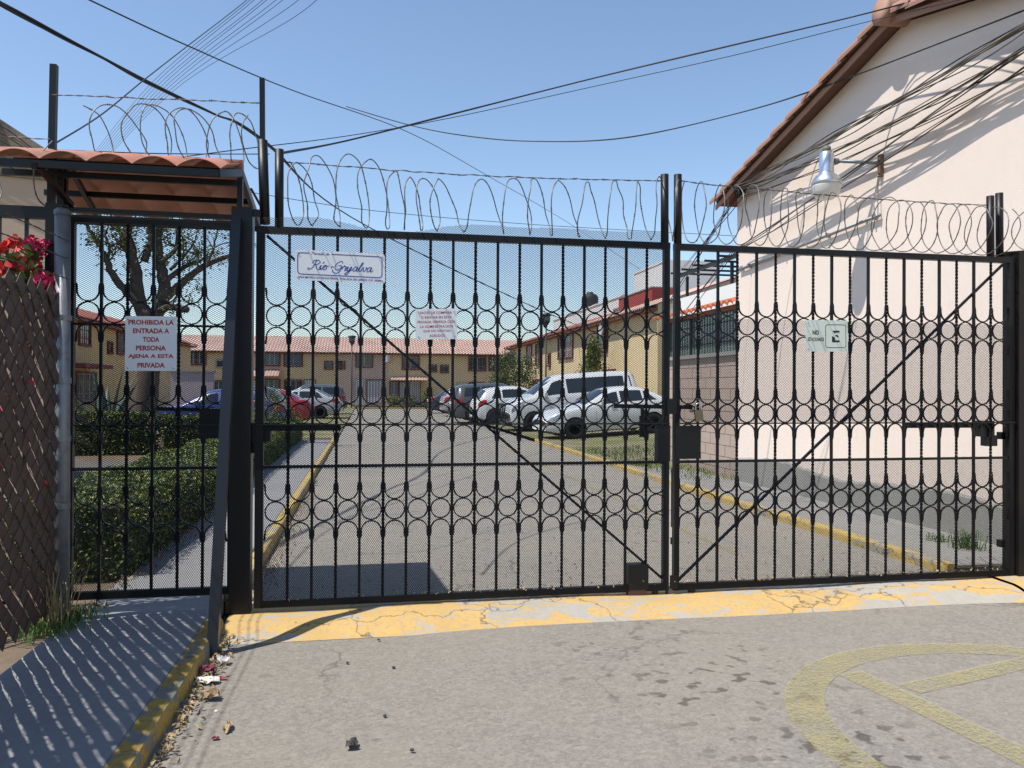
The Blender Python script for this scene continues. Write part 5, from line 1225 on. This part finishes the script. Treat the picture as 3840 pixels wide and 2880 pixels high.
    for w_ in wx:
        for sd in (1, -1):
            yc = sd*(Wd/2-.11); t = MB().lathe((w_, yc, wr), [(wr*.62, -.10), (wr*.9, -.105), (wr, -.075), (wr, .075), (wr*.9, .105), (wr*.62, .10)], 28, axis='y').build('tyre', K['rubber'], root, True)
            rm = MB().lathe((w_, yc+sd*.06, wr), [(0, -.01), (wr*.16, -.01), (wr*.16, .012), (0, .012)], 16, axis='y'); rm.lathe((w_, yc+sd*.05, wr), [(wr*.56, -.04), (wr*.64, -.04), (wr*.64, .05), (wr*.58, .045)], 28, axis='y')
            for k in range(7):
                a = 2*math.pi*k/7; rm.bar((w_+wr*.12*math.cos(a), yc+sd*.06, wr+wr*.12*math.sin(a)), (w_+wr*.6*math.cos(a), yc+sd*.055, wr+wr*.6*math.sin(a)), .045, .02, (0,1,0))
            rm.build('rim', K['rim'], t); MB().lathe((w_, yc, wr), [(0,-.02),(wr*.6,-.02),(wr*.6,.0),(0,0)], 20, axis='y').build('brake_disc', K['darkplastic'], t)
    mx = sp['side'][0][0]+.12
    for sd in (1, -1):
        y, z = S_(mx, 4.1); MB().cbox((mx-.02, sd*(y+.10), z+.06), (.11, .20, .13)).build('mirror', col, root)
        for xa, xb, s0, s1 in sp['side'][:2]: y, z = S_(xb-.15, 3.2); MB().cbox((xb-.2, sd*(y+.012), z), (.17, .03, .03)).build('door_handle', col, root)
    for dx in sp.get('doors', ()):
        p = MB()
        for sd in (1, -1):
            vs = [(dx+o, sd*(S_(dx, v, .003)[0]), S_(dx, v, .003)[1]) for v in (.6, 1.5, 2.5, 3.5, 4.0) for o in (-.005, .005)]
            p.add(vs, [(2*i, 2*i+1, 2*i+3, 2*i+2) for i in range(4)])
        p.build('door_gap', K['darkplastic'], root)
    return root
SEDAN = dict(L=4.42, W=1.76, wr=.31, wx=(.86, 3.42), top=[(0,.60),(.15,.74),(.55,.86),(1.15,.98),(1.30,1.03),(1.75,1.27),(2.15,1.43),(2.7,1.47),(3.2,1.42),(3.65,1.22),(3.92,1.06),(4.2,1.03),(4.36,.97),(4.42,.80)],
    belt=[(0,.55),(.15,.70),(.55,.82),(1.15,.92),(2,.95),(3.2,.98),(3.9,1.0),(4.25,.98),(4.42,.75)], side=[(1.62,2.32,.42,.0),(2.40,3.12,.0,-.02),(3.18,3.60,0,-.30)], ws=(1.28,2.02), rs=(3.22,3.86), doors=(1.55,2.36,3.2))
HATCH = dict(L=4.1, W=1.77, wr=.33, wx=(.82, 3.38), top=[(0,.66),(.12,.82),(.5,.96),(1.0,1.05),(1.15,1.10),(1.6,1.36),(2.0,1.52),(2.6,1.58),(3.2,1.55),(3.6,1.48),(3.85,1.25),(4.02,1.0),(4.1,.75)],
    belt=[(0,.60),(.12,.76),(.5,.90),(1.0,.99),(2,1.02),(3.2,1.06),(3.8,1.08),(4.02,.95),(4.1,.70)], side=[(1.45,2.15,.42,0),(2.22,2.95,0,0),(3.02,3.45,0,-.22)], ws=(1.12,1.86), rs=(3.62,3.95), doors=(1.4,2.18,3.0), pz=.7)
SUV = dict(L=4.45, W=1.82, wr=.36, wx=(.86, 3.55), top=[(0,.75),(.1,.95),(.5,1.06),(1.05,1.12),(1.2,1.17),(1.6,1.45),(1.95,1.66),(2.6,1.72),(3.6,1.70),(4.1,1.64),(4.28,1.35),(4.38,1.05),(4.45,.8)],
    belt=[(0,.70),(.1,.90),(.5,1.0),(1.05,1.06),(2,1.08),(3.6,1.10),(4.25,1.10),(4.38,.98),(4.45,.75)], side=[(1.5,2.2,.36,0),(2.28,3.05,0,0),(3.15,3.95,0,-.1)], ws=(1.18,1.85), rs=(4.14,4.34), doors=(1.42,2.24,3.1), pz=.85)
VAN = dict(L=5.0, W=1.88, wr=.35, wx=(.82, 3.75), top=[(0,.72),(.08,.98),(.35,1.16),(.75,1.27),(.95,1.36),(1.45,1.72),(1.85,1.93),(2.4,1.98),(3.6,1.99),(4.6,1.97),(4.85,1.86),(4.95,1.4),(5.0,.8)],
    belt=[(0,.66),(.08,.92),(.35,1.08),(.75,1.16),(1.5,1.20),(3.6,1.22),(4.85,1.22),(4.96,1.0),(5.0,.7)], side=[(1.18,1.98,.42,0),(2.16,4.68,0,-.03)], ws=(.90,1.74), rs=(4.84,4.955), doors=(1.1,2.07,3.2), pz=.8)
PICK = dict(SUV)
P_white = carpaint('white_car_paint', (.72,.73,.74,1)); P_silver = carpaint('silver_car_paint', (.42,.43,.44,1)); P_grey = carpaint('dark_grey_car_paint', (.075,.085,.095,1)); P_red = carpaint('red_car_paint', (.35,.02,.03,1))
P_blue = carpaint('blue_car_paint', (.022,.05,.22,1)); P_navy = carpaint('navy_car_paint', (.02,.03,.06,1)); P_white2 = carpaint('pearl_car_paint', (.66,.67,.68,1))
def parkR(label, cat, px, py, sp, col, rz=0, x_wheel=None, name='parked_car'):
    """front wheel contact at pixel (px, py) on the verge; nose towards the road (-x)"""
    g = G(px, py, .1)
    for _ in range(6): g = G(px, py, vz(g.x, g.y)+.01)
    d = Vector((math.cos(rz), math.sin(rz), 0)); side = Vector((math.sin(rz), -math.cos(rz), 0))
    w0 = sp['wx'][0]; o = g-d*w0-side*(sp['W']/2-.05); sl__ = .062*math.cos(rz)
    o.z = vz(g.x, g.y)-w0*sl__+.005
    return car(label, cat, o, rz, col, sp, -math.atan(sl__), name)
parkR('white saloon parked nose to the road in front of the white van', 'car', 2158, 1645, SEDAN, P_white, R(5))
van = parkR('white passenger van with dark windows and black bull bar', 'van', 2004, 1618, VAN, P_white2, R(4), name='parked_van')
b = MB()
for z in (.45, .75, 1.02): b.tube([(-.16, -.62, z), (-.16, .62, z)], .035, 8)
for y in (-.6, -.3, 0, .3, .6): b.tube([(-.15, y, .35), (-.16, y, .8), (-.1, y, 1.05)], .03, 8)
b.build('bull_bar', K['darkplastic'], van, True)
# cars parked tail to the road: rear wheel contact given
def parkRear(label, cat, px, py, sp, col, rz, name='parked_car', left=False):
    g = G(px, py, .1)
    for _ in range(6): g = G(px, py, (vz(g.x, g.y) if not left else .07)+.01)
    d = Vector((math.cos(rz), math.sin(rz), 0)); nrm = Vector((-math.sin(rz), math.cos(rz), 0)); near = nrm if nrm.y < 0 else -nrm
    o = g-d*sp['wx'][1]-near*(sp['W']/2-.05); s = 0 if left else .062*math.cos(rz)
    o.z = g.z-.005-sp['wx'][1]*s
    return car(label, cat, o, rz, col, sp, -math.atan(s), name)
parkRear('white hatchback parked tail to the road beside the van', 'car', 1855, 1591, HATCH, P_white, R(180+6))
parkRear('dark grey SUV parked tail to the road between hatchback and small cars', 'car', 1778, 1580, SUV, P_grey, R(180+5))
parkRear('pale silver hatchback tail beyond the grey SUV', 'car', 1712, 1556, HATCH, P_silver, R(180+4))
parkRear('navy saloon tail, farthest of the dark cars on the right', 'car', 1672, 1545, SEDAN, P_navy, R(180+4))
parkRear('red hatchback mostly hidden behind the navy saloon', 'car', 1700, 1533, HATCH, P_red, R(180+3))
parkRear('silver saloon parked tail to the road on the left verge', 'car', 1200, 1569, SEDAN, P_silver, R(-4), left=True)
parkRear('dark SUV parked beyond the silver saloon', 'car', 1235, 1552, SUV, P_grey, R(-3), left=True)
parkRear('red saloon tail poking out behind the flowering bush', 'car', 1072, 1592, SEDAN, P_red, R(-4), left=True)
parkRear('dark navy car beside the red saloon, seen behind the gate post', 'car', 985, 1606, HATCH, P_navy, R(-4), left=True)
car('blue car parked behind the hedge under the pruned tree', 'car', (PY(585, 1500, 26).x-.5, 26.5, .08), R(3), P_blue, SEDAN)

# ================================================================ SHRUBS
def shrub(label, c, r, n, size, seed, conic=False, mats=None, name='shrub', cat='shrub'):
    root = thing(name, label, cat, (c[0], c[1], c[2]-r[2])); g = np.random.default_rng(seed)
    MB().tube([(c[0], c[1], c[2]-r[2]-.1), (c[0]+.05, c[1], c[2])], [.06, .03], 8).build('trunk', K['bark'], root, True)
    nc = 60; d = g.normal(size=(nc, 3)); d /= np.linalg.norm(d, axis=1)[:, None]; q = d*(g.random((nc, 1))**.35)
    if conic: t = (q[:, 2]+1)/2; q[:, :2] *= (1.15-t)[:, None]
    cc = np.array(c)+q*np.array(r)*.9
    pts = cc[g.integers(0, nc, n)]+g.normal(0, .14, (n, 3))*np.array(r)
    leaves('crown', pts, size, K['leafdark'], root, seed, .3, mats or [K['leaflite'], K['leafdark']]); return root
p = PX(2226, 1370, 10.9); q_ = PX(2226, 1285, 10.9)
shrub('conical green tree in front of the yellow house behind the van', (10.9, p.y, p.z-.1), (.95, .95, (q_.z-p.z)+.35), 5000, .11, 91, True, [K['leaflite'], K['leafyel'], K['leafdark']], 'conical_tree', 'tree')
p = PX(1932, 1430, 9.6); shrub('round leafy tree at the corner of the two terraces', (9.6, p.y, p.z+.25), (1.75, 1.75, 1.75), 6000, .14, 92, False, None, 'round_tree', 'tree')
for k, (px, py, y, r_, lb) in enumerate(((1018, 1535, 25.5, .78, 'yellow-green flowering bush beyond the end of the hedge'), (950, 1560, 24.5, .45, 'low flowering bush seen beside the gate post'), (1080, 1560, 26.5, .42, 'small bush before the red saloon'))):
    p = PY(px, py, y); rt = shrub(lb, (p.x, y, p.z), (r_, r_, r_*.9), 1800, .05, 95+k, False, [K['leafyel'], K['leaflite']])
    leaves('blossoms', np.array(p)+rng.normal(0, r_*.5, (60, 3)), .05, K['flower2'], rt, 99+k, .2)
for k, (px, lb) in enumerate(((1475, 'low hedge plant under the barred window'), (1600, 'tall thin plant beside the white door'), (1640, 'bushy plant at the right of the white door'), (1530, 'small pot plants by the door'))):
    x = PY(px, 1500, 68.4).x; shrub(lb, (x, 68.4, .55+.25*(k == 1)), (.9 if k != 1 else .45, .5, .5+.45*(k == 1)), 700, .13, 110+k, False, [K['leafyel'], K['leaflite']])

# ================================================================ SMALL THINGS
def tuft(label, c, n, h, seed, m='grass', spread=.06, name='weed_tuft'):
    g = random.Random(seed); root = thing(name, label, 'weeds', c); b = MB()
    for i in range(n):
        a = g.random()*6.28; o = Vector((g.gauss(0, spread), g.gauss(0, spread), 0))+Vector(c); d = Vector((math.cos(a), math.sin(a), 0))*h*g.uniform(.2, .7); z = h*g.uniform(.5, 1.1); w = Vector((-math.sin(a), math.cos(a), 0))*.0035
        b.add([o-w, o+w, o+d*.4+Vector((0,0,z*.7))+w*.8, o+d*.4+Vector((0,0,z*.7))-w*.8, o+d+Vector((0,0,z*.85))], [(0,1,2,3), (3,2,4)])
    b.build('blades', K[m], root)['kind'] = 'stuff'; return root
tuft('tall dry straw stalks at the foot of the galvanised post', (FX+.02, 5.32, .1), 60, .55, 1, 'drygrass', .05)
for k, (px, py, lb) in enumerate(((70,2380,'green grass tuft under the slatted fence, nearest the street'), (150,2340,'green grass tuft under the slatted fence, middle one'), (190,2320,'green grass tuft near the galvanised post'))):
    p = G(px, py, .1); tuft(lb, (max(p.x, -1.92), p.y, .1), 220, .09, 10+k, 'grass', .09)
for k, (px, py, lb) in enumerate(((3080,1985,'upper weed on the inner right kerb'), (3150,1998,'second weed on the inner right kerb'), (3338,2048,'third weed on the inner right kerb'), (3410,2075,'lowest weed on the inner right kerb'))):
    tuft(lb, G(px, py, .0)+Vector((-.03, 0, 0)), 40, .10, 20+k, 'grass', .03)
tuft('bushy weed on the pavement at the foot of the pink wall', G(3620, 2055, .09), 120, .22, 30, 'grass', .07); tuft('low weed left of the bushy one under the pink wall', G(3520, 2030, .09), 60, .10, 31, 'grass', .06)
tuft('weed growing on the left inner kerb', G(1172, 1815, .03), 50, .12, 32, 'grass', .03)
g_ = np.random.default_rng(5); n = 2600; X = g_.uniform(5.2, 7.6, n); Y = 12.2+g_.random(n)*7; b = MB()
for x, y in zip(X, Y):
    z = vz(x, y); a = random.random()*6.28; w = Vector((math.cos(a), math.sin(a), 0))*.008; h_ = random.uniform(.03, .10); b.add([Vector((x,y,z))-w, Vector((x,y,z))+w, Vector((x+random.uniform(-.03,.03), y, z+h_))], [(0,1,2)])
tag(b.build('grass', K['grass']), 'patchy green grass on the right verge behind the gates', 'grass', kind='stuff')
def crumple(name, label, c, sz, m, seed, n=5):
    g = random.Random(seed); b = MB()
    for j in range(n+1):
        for i in range(n+1): b.v.append((c[0]+(i/n-.5)*sz[0]+g.uniform(-.12,.12)*sz[0], c[1]+(j/n-.5)*sz[1]+g.uniform(-.12,.12)*sz[1], c[2]+.002+g.random()*sz[2]))
    for j in range(n):
        for i in range(n): b.f.append((j*(n+1)+i, j*(n+1)+i+1, (j+1)*(n+1)+i+1, (j+1)*(n+1)+i)); b.m.append(0)
    return tag(b.build(name, K[m], org=c), label, 'litter', 'litter along the kerb')
crumple('paper_scrap', 'crumpled white tissue in the gutter by the strut foot', G(838,2488,.004), (.07,.06,.045), 'paper', 1)
crumple('paper_scrap', 'flat dirty paper sheet in the gutter', G(772,2560,.004), (.12,.09,.03), 'paper', 2); crumple('plastic_scrap', 'wine-red wrapper scrap against the kerb', G(768,2525,.01), (.09,.06,.04), 'wine', 3)
crumple('plastic_scrap', 'small bright red scrap beside the wrapper', G(828,2548,.004), (.06,.025,.015), 'redscrap', 4); crumple('plastic_scrap', 'tiny blue scrap near the strut foot', G(862,2424,.01), (.03,.02,.012), 'bluescrap', 5)
crumple('dry_leaf', 'curled beige leaf in the gutter', G(785,2625,.004), (.09,.07,.06), 'card', 6); crumple('dry_leaf', 'folded tan leaf on the asphalt', G(856,2735,.008), (.03,.09,.03), 'card', 7); crumple('dry_leaf', 'small brown leaf lower on the asphalt', G(808,2772,.008), (.03,.02,.012), 'wine', 8)
crumple('rubber_scrap', 'black folded rubber scrap on the asphalt', G(1318,2795,.008), (.05,.06,.03), 'stone', 9)
for k, (px, py, lb) in enumerate(((1443,2683,'dark pebble on the open asphalt'), (1420,2398,'dark stone near the apron edge'), (1476,2502,'small pebble below the apron'), (1303,2485,'tiny dark pebble below the yellow apron'), (811,2667,'pale pebble in the gutter'), (1546,2812,'pebble near the bottom of the picture'))):
    c = G(px, py, .008); b = blob(MB(), c, (.010,.008,.006), 200+k, 5, jit=.3); tag(b.build('pebble', K['stone' if k != 4 else 'paper'], org=c, smooth=True), lb, 'pebble', 'pebbles on the asphalt')
# leaf litter
g_ = np.random.default_rng(9); n = 420; yy = g_.uniform(2.9, 5.25, n); xx = -.89+abs(g_.normal(0, .05, n)); 
ll = leaves('leaf_litter', np.stack([xx, yy, np.full(n, .012)+g_.random(n)*.012], 1), .035, K['card'], None, 210, 2., [K['drygrass'], K['soil']], .4); tag(ll, 'dry leaves and straw lying in the street gutter', 'leaf litter', kind='stuff')
n = 2200; xx = np.concatenate([-.89+abs(g_.normal(0, .10, n//2)), g_.uniform(-.85, 4.9, n-n//2)]); yy = g_.uniform(6, 12, n)
ll = leaves('leaf_litter', np.stack([xx, yy, np.full(n, .010)+g_.random(n)*.008], 1), .022, K['card'], None, 211, 2., [K['drygrass'], K['soil']], .5); tag(ll, 'scattered dry leaves on the inner road', 'leaf litter', kind='stuff')
n = 700; ll = leaves('leaf_litter', np.stack([-1.86+abs(g_.normal(0, .07, n)), g_.uniform(5.5, 12, n), np.full(n, .112)+g_.random(n)*.01], 1), .035, K['card'], None, 212, 2., [K['drygrass'], K['soil']], .5); tag(ll, 'brown fallen leaves along the foot of the hedge', 'leaf litter', kind='stuff')
n = 260; ll = leaves('leaf_litter', np.stack([g_.uniform(-.6, 5.1, n), GY-.028+g_.normal(0, .012, n), np.full(n, ZB+.05)+g_.random(n)*.03], 1), .02, K['card'], None, 213, .5, [K['drygrass']], .6); tag(ll, 'dead leaves caught in the mesh on the gate bottom rails', 'leaf litter', kind='stuff')
